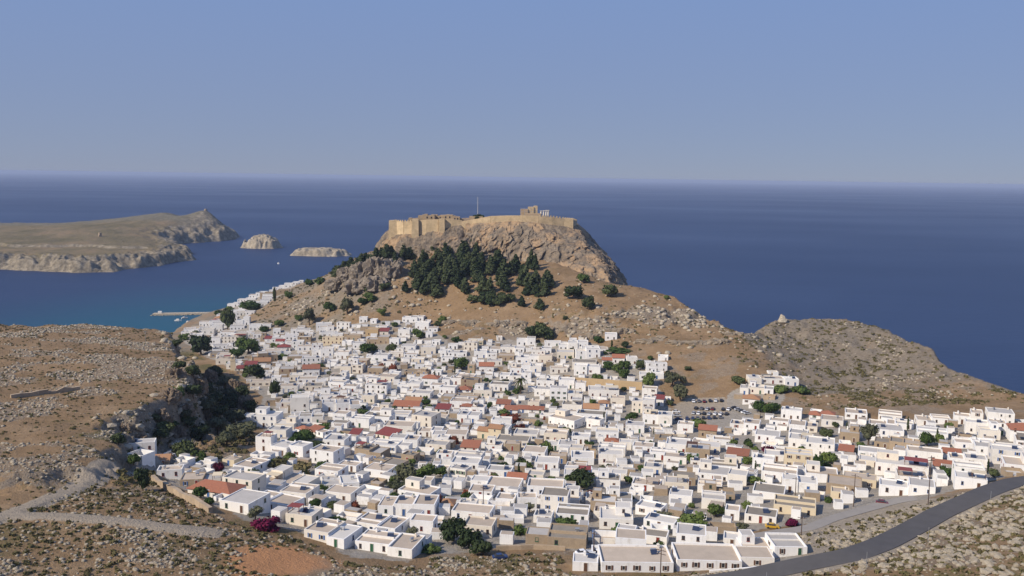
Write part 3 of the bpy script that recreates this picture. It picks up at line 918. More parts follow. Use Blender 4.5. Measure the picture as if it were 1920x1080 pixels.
R_r = tile_mat('orange_clay_tiles', (0.315, 0.12, 0.065))
R_R = tile_mat('dark_red_tiles', (0.225, 0.05, 0.042))
R_o = tile_mat('ochre_clay_tiles', (0.36, 0.19, 0.095))
m_glass_void = simple('window_glass_and_dark_void', (0.035, 0.035, 0.04), 0.25, 0.1, spec=0.5)  # glass panes, and the flat dark colour of unglazed openings
m_wood = simple('brown_wood', (0.12, 0.06, 0.035), 0.7, 0.2, obj_var=0.3)
m_bluep = simple('blue_paint', (0.05, 0.12, 0.30), 0.6, 0.15, obj_var=0.3)
m_redp = simple('red_brown_paint', (0.22, 0.035, 0.025), 0.6, 0.15, obj_var=0.3)
m_greenp = simple('green_paint', (0.03, 0.10, 0.05), 0.6, 0.15, obj_var=0.3)
m_trim = simple('pale_trim', (0.60, 0.56, 0.50), 0.8, 0.1)
m_tank = simple('tank_metal', (0.45, 0.46, 0.47), 0.4, 0.1, metal=0.6)
m_panel = simple('solar_panel_glass', (0.03, 0.04, 0.07), 0.15, 0.1, spec=0.5)
m_asph = simple('asphalt', (0.086, 0.08, 0.077), 0.9, 0.25, 0.25, bump_s=0.2)
m_lane = simple('worn_concrete_lane', (0.26, 0.235, 0.205), 0.9, 0.2, 0.3)
m_pole = simple('weathered_pole_wood', (0.10, 0.07, 0.055), 0.9, 0.2)
m_bark = simple('bark', (0.11, 0.075, 0.05), 0.9, 0.3)


def leaf_mat(name, c1, c2):
    m, nt, N, L, B = new_mat(name)
    g = N.new('ShaderNodeNewGeometry')
    n = noise_node(N, L, g.outputs['Position'], 0.9, 4, 0.7)
    oi = N.new('ShaderNodeObjectInfo')
    f = math_node(N, L, 'ADD', math_node(N, L, 'MULTIPLY', n.outputs[0], 0.9), math_node(N, L, 'MULTIPLY', math_node(N, L, 'SUBTRACT', oi.outputs['Random'], 0.5), 0.6))
    r = ramp(N, [(0.25, c1), (0.75, c2)])
    L.new(f, r.inputs[0]); L.new(r.outputs[0], B.inputs['Base Color'])
    B.inputs['Roughness'].default_value = 0.8
    B.inputs['Specular IOR Level'].default_value = 0.15
    return m


F_pine = leaf_mat('pine_needles', (0.026, 0.040, 0.016), (0.075, 0.090, 0.038))
F_leaf = leaf_mat('broad_leaves', (0.035, 0.062, 0.015), (0.11, 0.145, 0.038))
F_olive = leaf_mat('olive_leaves', (0.055, 0.06, 0.03), (0.14, 0.14, 0.08))
F_dark = leaf_mat('dark_leaves', (0.026, 0.040, 0.015), (0.075, 0.09, 0.034))
F_mag = leaf_mat('bougainvillea_bloom', (0.055, 0.004, 0.018), (0.17, 0.010, 0.055))
F_red = leaf_mat('reddish_leaves', (0.10, 0.030, 0.018), (0.24, 0.075, 0.04))
F_palm = leaf_mat('palm_fronds', (0.05, 0.06, 0.018), (0.15, 0.15, 0.05))
F_scrub = leaf_mat('dry_scrub', (0.085, 0.078, 0.030), (0.26, 0.20, 0.095))

# ------------------------------------------------------------------ roads
def strip(name, pts, width, mat, lift, label, cat):
    p = np.array(pts, float)
    s = np.concatenate([[0], np.cumsum(np.linalg.norm(np.diff(p, axis=0), axis=1))])
    t = np.arange(0, s[-1], 1.2)
    q = np.stack([np.interp(t, s, p[:, k]) for k in (0, 1)], -1)
    for _ in range(14):
        q[1:-1] = (q[:-2] + 2 * q[1:-1] + q[2:]) / 4
    T = np.gradient(q, axis=0); T /= np.linalg.norm(T, axis=1)[:, None]
    Nn = np.stack([-T[:, 1], T[:, 0]], -1)
    offs = np.array([-1, -0.96, -0.5, 0, 0.5, 0.96, 1]) * width / 2
    zc = np.array([max(ground(a[0] + n[0] * o, a[1] + n[1] * o) for o in offs[[0, 2, 3, 4, 6]]) for a, n in zip(q, Nn)])
    for _ in range(20):
        zc[1:-1] = (zc[:-2] + 2 * zc[1:-1] + zc[2:]) / 4
    V = []
    for a, n, z in zip(q, Nn, zc):
        for o in offs:
            edge = abs(o) > width / 2 - 1e-6
            V.append((a[0] + n[0] * o, a[1] + n[1] * o, z + lift - (1.4 if edge else 0)))
    m = len(offs)
    F = [(i * m + k, (i + 1) * m + k, (i + 1) * m + k + 1, i * m + k + 1) for i in range(len(q) - 1) for k in range(m - 1)]
    F = [f[::-1] for f in F]
    o = mesh_obj(name, V, F, mat)
    tag(o, label, cat, kind='structure')
    return q, Nn, zc


road_q, road_n, road_z = strip('road', ROAD, 7.2, m_asph, 0.12, 'grey asphalt road bending round the edge of the town', 'road')
strip('lane', LANE, 4.0, m_lane, 0.10, 'pale narrow lane beside the houses above the road', 'lane')

# ------------------------------------------------------------------ houses
Z4 = (0, 0, 0)


def ring_window(frame_m, glass_m, shut_m=None, split=False):
    """unit window: 1 wide, 1 high, base at z=0, outside face towards -Y"""
    g = Geo()
    t = 0.10
    g.box(-0.5, 0.5, -0.05, 0.05, 0, 0.07, 0)
    g.box(-0.5, 0.5, -0.05, 0.05, 0.93, 1.0, 0)
    g.box(-0.5, -0.5 + t, -0.047, 0.05, 0.07, 0.93, 0)
    g.box(0.5 - t, 0.5, -0.047, 0.05, 0.07, 0.93, 0)
    g.box(-0.60, 0.60, -0.12, 0.04, -0.07, 0.0, 0)
    mats = [frame_m]
    if not split:
        g.box(-0.4, 0.4, -0.025, 0.03, 0.07, 0.93, 1)
        mats.append(glass_m)
    if shut_m is not None:
        g.box(-0.98, -0.53, -0.075, 0.03, 0.0, 1.0, len(mats)); g.box(0.53, 0.98, -0.075, 0.03, 0.0, 1.0, len(mats))
        mats.append(shut_m)
    return g.mesh('window', mats)


pane_g = Geo(); pane_g.box(-0.4, 0.4, -0.025, 0.03, 0.07, 0.93); pane_g.box(-0.03, 0.03, -0.04, -0.025, 0.07, 0.93)
ME_PANE = pane_g.mesh('pane', m_glass_void)
FR = {'white': m_trim, 'brown': m_wood, 'blue': m_bluep, 'red': m_redp, 'green': m_greenp}
ME_WIN = {k: ring_window(m, m_glass_void) for k, m in FR.items()}
ME_WINS = {k: ring_window(m, m_glass_void, split=True) for k, m in FR.items()}
ME_SHUT = {k: ring_window(m_trim, m_glass_void, m) for k, m in FR.items() if k != 'white'}


def door_mesh(m):
    g = Geo()
    g.box(-0.55, -0.44, -0.08, 0.05, 0, 2.15, 0); g.box(0.44, 0.55, -0.08, 0.05, 0, 2.15, 0); g.box(-0.55, 0.55, -0.08, 0.05, 2.15, 2.28, 0)
    g.box(-0.44, 0.44, -0.035, 0.04, 0, 2.15, 1)
    for x in (-0.22, 0.22):
        g.box(x - 0.15, x + 0.15, -0.055, -0.035, 0.25, 0.95, 1); g.box(x - 0.15, x + 0.15, -0.055, -0.035, 1.15, 1.95, 1)
    return g.mesh('door', [m_trim, m])


ME_DOOR = {k: door_mesh(m) for k, m in FR.items()}
g = Geo(); g.tube([(-0.6, 0, 0.9), (0.6, 0, 0.9)], [0.3, 0.3], 10); g.box(-0.5, -0.4, -0.25, 0.25, 0, 0.65); g.box(0.4, 0.5, -0.25, 0.25, 0, 0.65)
ME_TANK = g.mesh('water_tank', m_tank)
g = Geo(); g.box(-0.25, 0.25, -0.25, 0.25, 0, 0.9); g.box(-0.33, 0.33, -0.33, 0.33, 0.9, 1.02); g.box(-0.15, 0.15, -0.15, 0.15, 1.02, 1.25)
ME_CHIM = g.mesh('chimney', m_white)
g = Geo()
g.add([(-0.9, -0.7, 0.15), (0.9, -0.7, 0.15), (0.9, 0.5, 1.0), (-0.9, 0.5, 1.0), (-0.9, -0.72, 0.07), (0.9, -0.72, 0.07), (0.9, 0.48, 0.92), (-0.9, 0.48, 0.92)], [(0, 1, 2, 3), (7, 6, 5, 4), (0, 4, 5, 1), (1, 5, 6, 2), (2, 6, 7, 3), (3, 7, 4, 0)], 0)
g.tube([(-0.8, 0.62, 1.05), (0.8, 0.62, 1.05)], [0.24, 0.24], 8, 1)
g.box(-0.8, -0.72, 0.4, 0.48, 0, 0.92, 1); g.box(0.72, 0.8, 0.4, 0.48, 0, 0.92, 1)
ME_SOLAR = g.mesh('solar_heater', [m_panel, m_tank])


def shell(g, x0, x1, y0, y1, zb, zt, par=0.45, th=0.28):
    """outer walls with a parapet; the roof slab lies inside"""
    o = [(x0, y0), (x1, y0), (x1, y1), (x0, y1)]
    i = [(x0 + th, y0 + th), (x1 - th, y0 + th), (x1 - th, y1 - th), (x0 + th, y1 - th)]
    v = [(a, b, zb) for a, b in o] + [(a, b, zt + par) for a, b in o] + [(a, b, zt + par) for a, b in i] + [(a, b, zt - 0.3) for a, b in i]
    f = []
    for k in range(4):
        n = (k + 1) % 4
        f += [(k, n, 4 + n, 4 + k), (4 + k, 4 + n, 8 + n, 8 + k), (8 + k, 8 + n, 12 + n, 12 + k)]
    g.add(v, f, 0)


def roof_slab(g, x0, x1, y0, y1, z, th=0.28):
    g.add([(x0 + th - .02, y0 + th - .02, z), (x1 - th + .02, y0 + th - .02, z), (x1 - th + .02, y1 - th + .02, z + 0.12), (x0 + th - .02, y1 - th + .02, z + 0.12)], [(0, 1, 2, 3)], 0)


def pitched(gw, gr, x0, x1, y0, y1, zb, zt, rise, kind):
    """walls and a tiled roof: gable along the longer side, hip, or single pitch falling to the front"""
    e = 0.35
    gw.add([(x0, y0, zb), (x1, y0, zb), (x1, y1, zb), (x0, y1, zb), (x0, y0, zt), (x1, y0, zt), (x1, y1, zt), (x0, y1, zt)],
           [(0, 1, 5, 4), (1, 2, 6, 5), (2, 3, 7, 6), (3, 0, 4, 7)], 0)
    t = 0.16
    if kind == 'mono':
        gw.add([(x0, y0, zt), (x1, y0, zt), (x1, y1, zt + rise), (x0, y1, zt + rise), (x0, y1, zt), (x1, y1, zt)], [(0, 3, 4), (1, 5, 2), (4, 3, 2, 5)], 0)
        top = [(x0 - e, y0 - e, zt - 0.12), (x1 + e, y0 - e, zt - 0.12), (x1 + e, y1 + e * .5, zt + rise + 0.05), (x0 - e, y1 + e * .5, zt + rise + 0.05)]
        gr.add([(a, b, c + t) for a, b, c in top] + top, [(0, 1, 2, 3), (7, 6, 5, 4), (0, 4, 5, 1), (1, 5, 6, 2), (2, 6, 7, 3), (3, 7, 4, 0)], 0)
    elif kind == 'gable':
        ym = (y0 + y1) / 2
        gw.add([(x0, y0, zt), (x0, y1, zt), (x0, ym, zt + rise), (x1, y0, zt), (x1, y1, zt), (x1, ym, zt + rise)], [(0, 2, 1), (3, 4, 5)], 0)
        for (ya, yb) in ((y0 - e, ym), (y1 + e, ym)):
            za = zt - rise * e / max((ym - y0), .1)
            a = [(x0 - e, ya, za), (x1 + e, ya, za), (x1 + e, yb, zt + rise), (x0 - e, yb, zt + rise)]
            if ya > yb: a = [a[1], a[0], a[3], a[2]]
            gr.add([(p, q, c + t) for p, q, c in a] + a, [(0, 1, 2, 3), (7, 6, 5, 4), (0, 4, 5, 1), (1, 5, 6, 2), (3, 7, 4, 0)], 0)
    else:
        ym = (y0 + y1) / 2; hd = min((y1 - y0) / 2, (x1 - x0) / 2 - 0.05)
        c = [(x0 - e, y0 - e, zt - .05), (x1 + e, y0 - e, zt - .05), (x1 + e, y1 + e, zt - .05), (x0 - e, y1 + e, zt - .05), (x0 + hd, ym, zt + rise), (x1 - hd, ym, zt + rise)]
        gr.add(c, [(0, 1, 5, 4), (1, 2, 5), (2, 3, 4, 5), (3, 0, 4), (3, 2, 1, 0)], 0)
        gr.add([(x0 - e, y0 - e, zt - .2), (x1 + e, y0 - e, zt - .2), (x1 + e, y0 - e, zt - .05), (x0 - e, y0 - e, zt - .05)], [(0, 1, 2, 3)], 0)


NUM = ['no', 'one', 'two', 'three', 'four', 'five', 'six', 'seven', 'eight', 'nine', 'ten']
OCC = {}   # occupied square metres


def cells(cx, cy, w, d, yaw, grow=0.0):
    c, s = math.cos(yaw), math.sin(yaw)
    out = set()
    nx = max(2, int((w + 2 * grow) / 0.7)); ny = max(2, int((d + 2 * grow) / 0.7))
    for i in range(nx + 1):
        for j in range(ny + 1):
            lx = -w / 2 - grow + (w + 2 * grow) * i / nx; ly = -grow + (d + 2 * grow) * j / ny
            out.add((int(math.floor(cx + lx * c - ly * s)), int(math.floor(cy + lx * s + ly * c))))
    return out


def zone(x, y):
    u, v = project((x, y, ground(x, y)))
    if line_dist(np.array(x), np.array(y), ROAD) < 30: return 'by the asphalt road'
    if line_dist(np.array(x), np.array(y), LANE) < 22: return 'beside the lane'
    if abs(poly_sd(np.array(x), np.array(y), PARK)) < 28: return 'by the car park'
    if y > 690 and x < -95: return 'above the harbour'
    if poly_sd(np.array(x), np.array(y), PLATEAU) > -34 and y > 300: return 'under the plateau cliff'
    if y < 290: return 'on the town edge above scrub'
    if y > 600: return 'under the citadel hill'
    if x > 150 and y > 440: return 'below the grey headland'
    if x > 130: return 'in the upper road quarter'
    if y < 360: return 'in the nearer lanes'
    if y > 500: return 'in the lanes below the hill'
    return 'in the dense old town'


house_count = 0
label_count = {}


def add_windows(parent, faces, wall_x0, wall_x1, y0, y1, zt, zb, style, near_, rs, nwin, first_door=None):
    pass


def house(x, y, w, d, h, yaw, wall='W', roof='g', rtype=None, wings=0, seed=0, front_win=None, extra=None):
    global house_count
    rs = random.Random(seed)
    corners = [(-w / 2, 0), (w / 2, 0), (w / 2, d), (-w / 2, d)]
    c, s = math.cos(yaw), math.sin(yaw)
    gz = [ground(x + a * c - b * s, y + a * s + b * c) for a, b in corners]
    if max(gz) - (gz[0] + gz[1]) / 2 > 2.5 and d > 5.5:      # steep bank: a shallower house
        d = 5.5; corners = [(-w / 2, 0), (w / 2, 0), (w / 2, d), (-w / 2, d)]; extra = 'none'
        gz = [ground(x + a * c - b * s, y + a * s + b * c) for a, b in corners]
    zf = (gz[0] + gz[1]) / 2
    foot = zf - min(gz) + 0.8
    z0 = zf
    h = max(h, min(max(gz) - zf + 1.6, h + 1.2))
    wm = {'W': m_white, 'S': m_stone, 'Y': m_ochre, 'C': m_cream}[wall]
    rm = {'g': R_g, 'b': R_b, 'w': R_w, 'd': R_d, 'r': R_r, 'R': R_R, 'o': R_o}[roof]
    rtype = rtype or ('flat' if roof in 'gbwd' else rs.choice(['gable', 'mono', 'hip']))
    name = {'W': 'white_house', 'S': 'stone_house', 'Y': 'ochre_house', 'C': 'cream_house'}[wall]
    if wall == 'W' and roof in 'rRo': name = 'tiled_house'
    root = empty(name, (x, y, z0), yaw)
    near_ = y < 400
    gw = Geo(); gr = Geo()
    ins = 0.0
    if rtype == 'flat':
        par = rs.uniform(0.25, 0.7)
        shell(gw, -w / 2, w / 2, 0, d, -foot, h - par, par)
        roof_slab(gr, -w / 2, w / 2, 0, d, h - par + 0.02)
        zroof = h - par + 0.08
    else:
        rise = {'gable': 0.24 * d, 'mono': 0.18 * d, 'hip': 0.22 * d}[rtype]
        rise = min(rise, 2.6)
        pitched(gw, gr, -w / 2, w / 2, 0, d, -foot, h - rise * 0.4, rise, rtype)
        zroof = h
    gw.build('wall', wm, root)
    gr.build('roof', rm, root)
    # openings
    style = rs.choice(['brown', 'brown', 'white', 'blue', 'red', 'green', 'brown'])
    dstyle = rs.choice(['brown', 'blue', 'red', 'green', 'brown'])
    use_shut = rs.random() < 0.25 and style != 'white'
    storeys = 2 if h > 5.0 else 1
    nfront = front_win if front_win is not None else max(1, min(6, int(w / rs.uniform(2.6, 4.2))))
    nside = max(0, min(3, int(d / rs.uniform(3.5, 6.5))))
    total = 0
    has_door = rs.random() < 0.75 and w > 3.2 and front_win is None

    def win(parent, lx, ly, lz, rz, ww=None, hh=None):
        ww = ww or rs.uniform(0.7, 0.95); hh = hh or rs.uniform(1.1, 1.4)
        if use_shut:
            return inst('window', ME_SHUT[style], parent, (lx, ly, lz), rz, (ww, 1, hh))
        if near_:
            o = inst('window', ME_WINS[style], parent, (lx, ly, lz), rz, (ww, 1, hh))
            if parent is root:
                inst('pane', ME_PANE, o)
            return o
        return inst('window', ME_WIN[style], parent, (lx, ly, lz), rz, (ww, 1, hh))
    for st in range(storeys):
        zb = max(0.55, min(1.0, h - 2.1)) + st * 2.9
        if zb + 1.2 > h - 0.25: break
        for k in range(nfront):
            lx = -w / 2 + w * (k + 0.5) / nfront + rs.uniform(-.2, .2)
            if st == 0 and has_door and k == nfront // 2:
                inst('door', ME_DOOR[dstyle], root, (lx, -0.01, 0.0))
                continue
            if rs.random() < 0.12 and total: continue
            win(root, lx, -0.01, zb, 0); total += 1
        for k in range(nside):
            ly = d * (k + 0.5) / nside + rs.uniform(-.3, .3)
            if rs.random() < 0.7: win(root, w / 2 + 0.01, ly, zb, math.pi / 2); total += 1
            if rs.random() < 0.7: win(root, -w / 2 - 0.01, ly, zb, -math.pi / 2); total += 1
    if st == 0 and has_door and nfront == 1:
        pass
    feats = []
    if rtype == 'flat':
        if rs.random() < 0.42 and w > 4:
            inst('chimney', ME_CHIM, root, (rs.uniform(-w / 2 + 1, w / 2 - 1), d - 0.9, zroof - 0.05), 0, rs.uniform(0.8, 1.2)); feats.append('chimney')
        if rs.random() < 0.30 and w > 5 and wall == 'W':
            inst('solar_heater', ME_SOLAR, root, (rs.uniform(-w / 2 + 1.5, w / 2 - 1.5), d * rs.uniform(.4, .7), zroof - 0.05), rs.uniform(-0.3, 0.3)); feats.append('solar heater')
        elif rs.random() < 0.34 and w > 4.5:
            inst('water_tank', ME_TANK, root, (rs.uniform(-w / 2 + 1.2, w / 2 - 1.2), d * 0.6, zroof - 0.05), rs.uniform(0, 1.5)); feats.append('water tank')
        if rs.random() < 0.14 and w > 6 and d > 6:
            g4 = Geo(); pw, pd = w * .42, d * .4; sx = rs.choice([-1, 1]); px_ = sx * (w / 2 - pw / 2 - .5); py_ = .6
            for a_ in (-1, 1):
                for b_ in (0, 1): g4.box(px_ + a_ * pw / 2 - .07, px_ + a_ * pw / 2 + .07, py_ + b_ * pd - .07, py_ + b_ * pd + .07, zroof - .1, zroof + 2.1)
            po = g4.build('pergola', m_wood, root)
            g5 = Geo(); g5.box(px_ - pw / 2 - .2, px_ + pw / 2 + .2, py_ - .2, py_ + pd + .2, zroof + 2.1, zroof + 2.2); g5.build('awning', rs.choice([R_b, R_d, m_cream, R_R, m_wood]), po); feats.append('pergola')
        if rs.random() < 0.25 and d > 7:
            g6 = Geo(); yy_ = d * rs.uniform(.4, .65); g6.box(-w / 2 + .3, w / 2 - .3, yy_ - .12, yy_ + .12, zroof - .1, zroof + rs.uniform(.3, .9)); g6.build('dividing_parapet', wm, root)
        if extra == 'room' or (extra is None and rs.random() < 0.20 and w > 7 and d > 6 and h < 6.5):
            rw, rd_, rh = w * rs.uniform(0.32, 0.5), d * rs.uniform(0.4, 0.6), rs.uniform(2.2, 2.7)
            sx = rs.choice([-1, 1]); cx = sx * (w / 2 - rw / 2 - 0.4)
            rgm = Geo(); shell(rgm, cx - rw / 2, cx + rw / 2, d - rd_ - 0.4, d - 0.4, zroof - 0.2, zroof + rh, 0.25, 0.2)
            ro = rgm.build('roof_room', wm, root)
            rr_ = Geo(); roof_slab(rr_, cx - rw / 2, cx + rw / 2, d - rd_ - 0.4, d - 0.4, zroof + rh + .02, 0.2)
            rr_.build('roof', R_w if rs.random() < .5 else R_g, ro)
            inst('window', ME_WIN[style], ro, (cx, d - rd_ - 0.41, zroof + 0.9), 0, (0.8, 1, 1.1)); feats.append('roof room')
    for k in range(wings):
        side = rs.choice([-1, 1]) if k == 0 else -side
        ww, wd, wh = rs.uniform(0.35, 0.6) * w, rs.uniform(0.5, 0.85) * d, max(2.6, h * rs.uniform(0.5, 0.75))
        wx = side * (w / 2 + ww / 2 - 0.15); wy = rs.uniform(-0.8, d - wd)
        a = x + wx * c - wy * s, y + wx * s + wy * c
        cl_ = cells(a[0], a[1], ww - 1.2, wd - 1.0, yaw)
        if sum(q in OCC for q in cl_) > 0.12 * len(cl_) : continue
        gzw = min(ground(x + (wx + p) * c - (wy + q) * s, y + (wx + p) * s + (wy + q) * c) for p in (-ww / 2, ww / 2) for q in (0, wd)) - z0
        g2 = Geo(); shell(g2, wx - ww / 2, wx + ww / 2, wy, wy + wd, gzw - 0.8, wh, 0.35, 0.22)
        wo = g2.build('wing', wm, root)
        g3 = Geo(); roof_slab(g3, wx - ww / 2, wx + ww / 2, wy, wy + wd, wh + 0.02, 0.22)
        g3.build('roof', rs.choice([R_g, R_b, R_w]), wo)
        if rs.random() < 0.8:
            win(wo, wx, wy - 0.01, 1.0, 0)
        for q in cl_: OCC[q] = 1
        feats.append('side wing')
    size = 'tall' if h > 7 else 'long' if w > 2.0 * d and w > 9 else 'large' if w * d > 110 else 'small' if w * d < 45 else 'mid-sized'
    wallw = {'W': 'white', 'S': 'stone', 'Y': 'ochre', 'C': 'cream'}[wall]
    roofw = {'g': 'grey', 'b': 'beige', 'w': 'white', 'd': 'dark', 'r': 'orange', 'R': 'red', 'o': 'ochre'}[roof] + (' flat roof' if rtype == 'flat' else ' tiled roof' if rtype != 'mono' else ' sloping tile roof')
    uniq = []
    for ft in feats:
        if ft not in uniq: uniq.append(ft)
    parts_l = [f'{size} {wallw} house', roofw]
    parts_l.append(f'{NUM[min(total, 10)]} {style} {"shuttered " if use_shut else ""}window{"" if total == 1 else "s"}')
    if has_door: parts_l.append(f'{dstyle} door')
    if uniq: parts_l.append(uniq[0])
    lab = ', '.join(parts_l) + ' ' + zone(x, y)
    wd_ = lab.split()
    if len(wd_) > 16:
        lab = ', '.join(parts_l[:4 if not uniq else 3] + uniq[:1]) + ' ' + zone(x, y)
        if len(lab.split()) > 16: lab = ', '.join(parts_l[:3]) + ' ' + zone(x, y)
        if len(lab.split()) > 16: lab = ', '.join(parts_l[:2]) + ' ' + zone(x, y)
    label_count[lab] = label_count.get(lab, 0) + 1
    tag(root, lab, 'house', 'houses of the hillside town')
    house_count += 1
    return root


def yaw0(u, v):
    if u > 1380 and v > 740: return -20
    if u > 1200 and v > 740: return -14
    if u < 780 and v > 850: return -20
    if u < 620 and v < 800: return 8
    if v < 700: return -3
    return -8


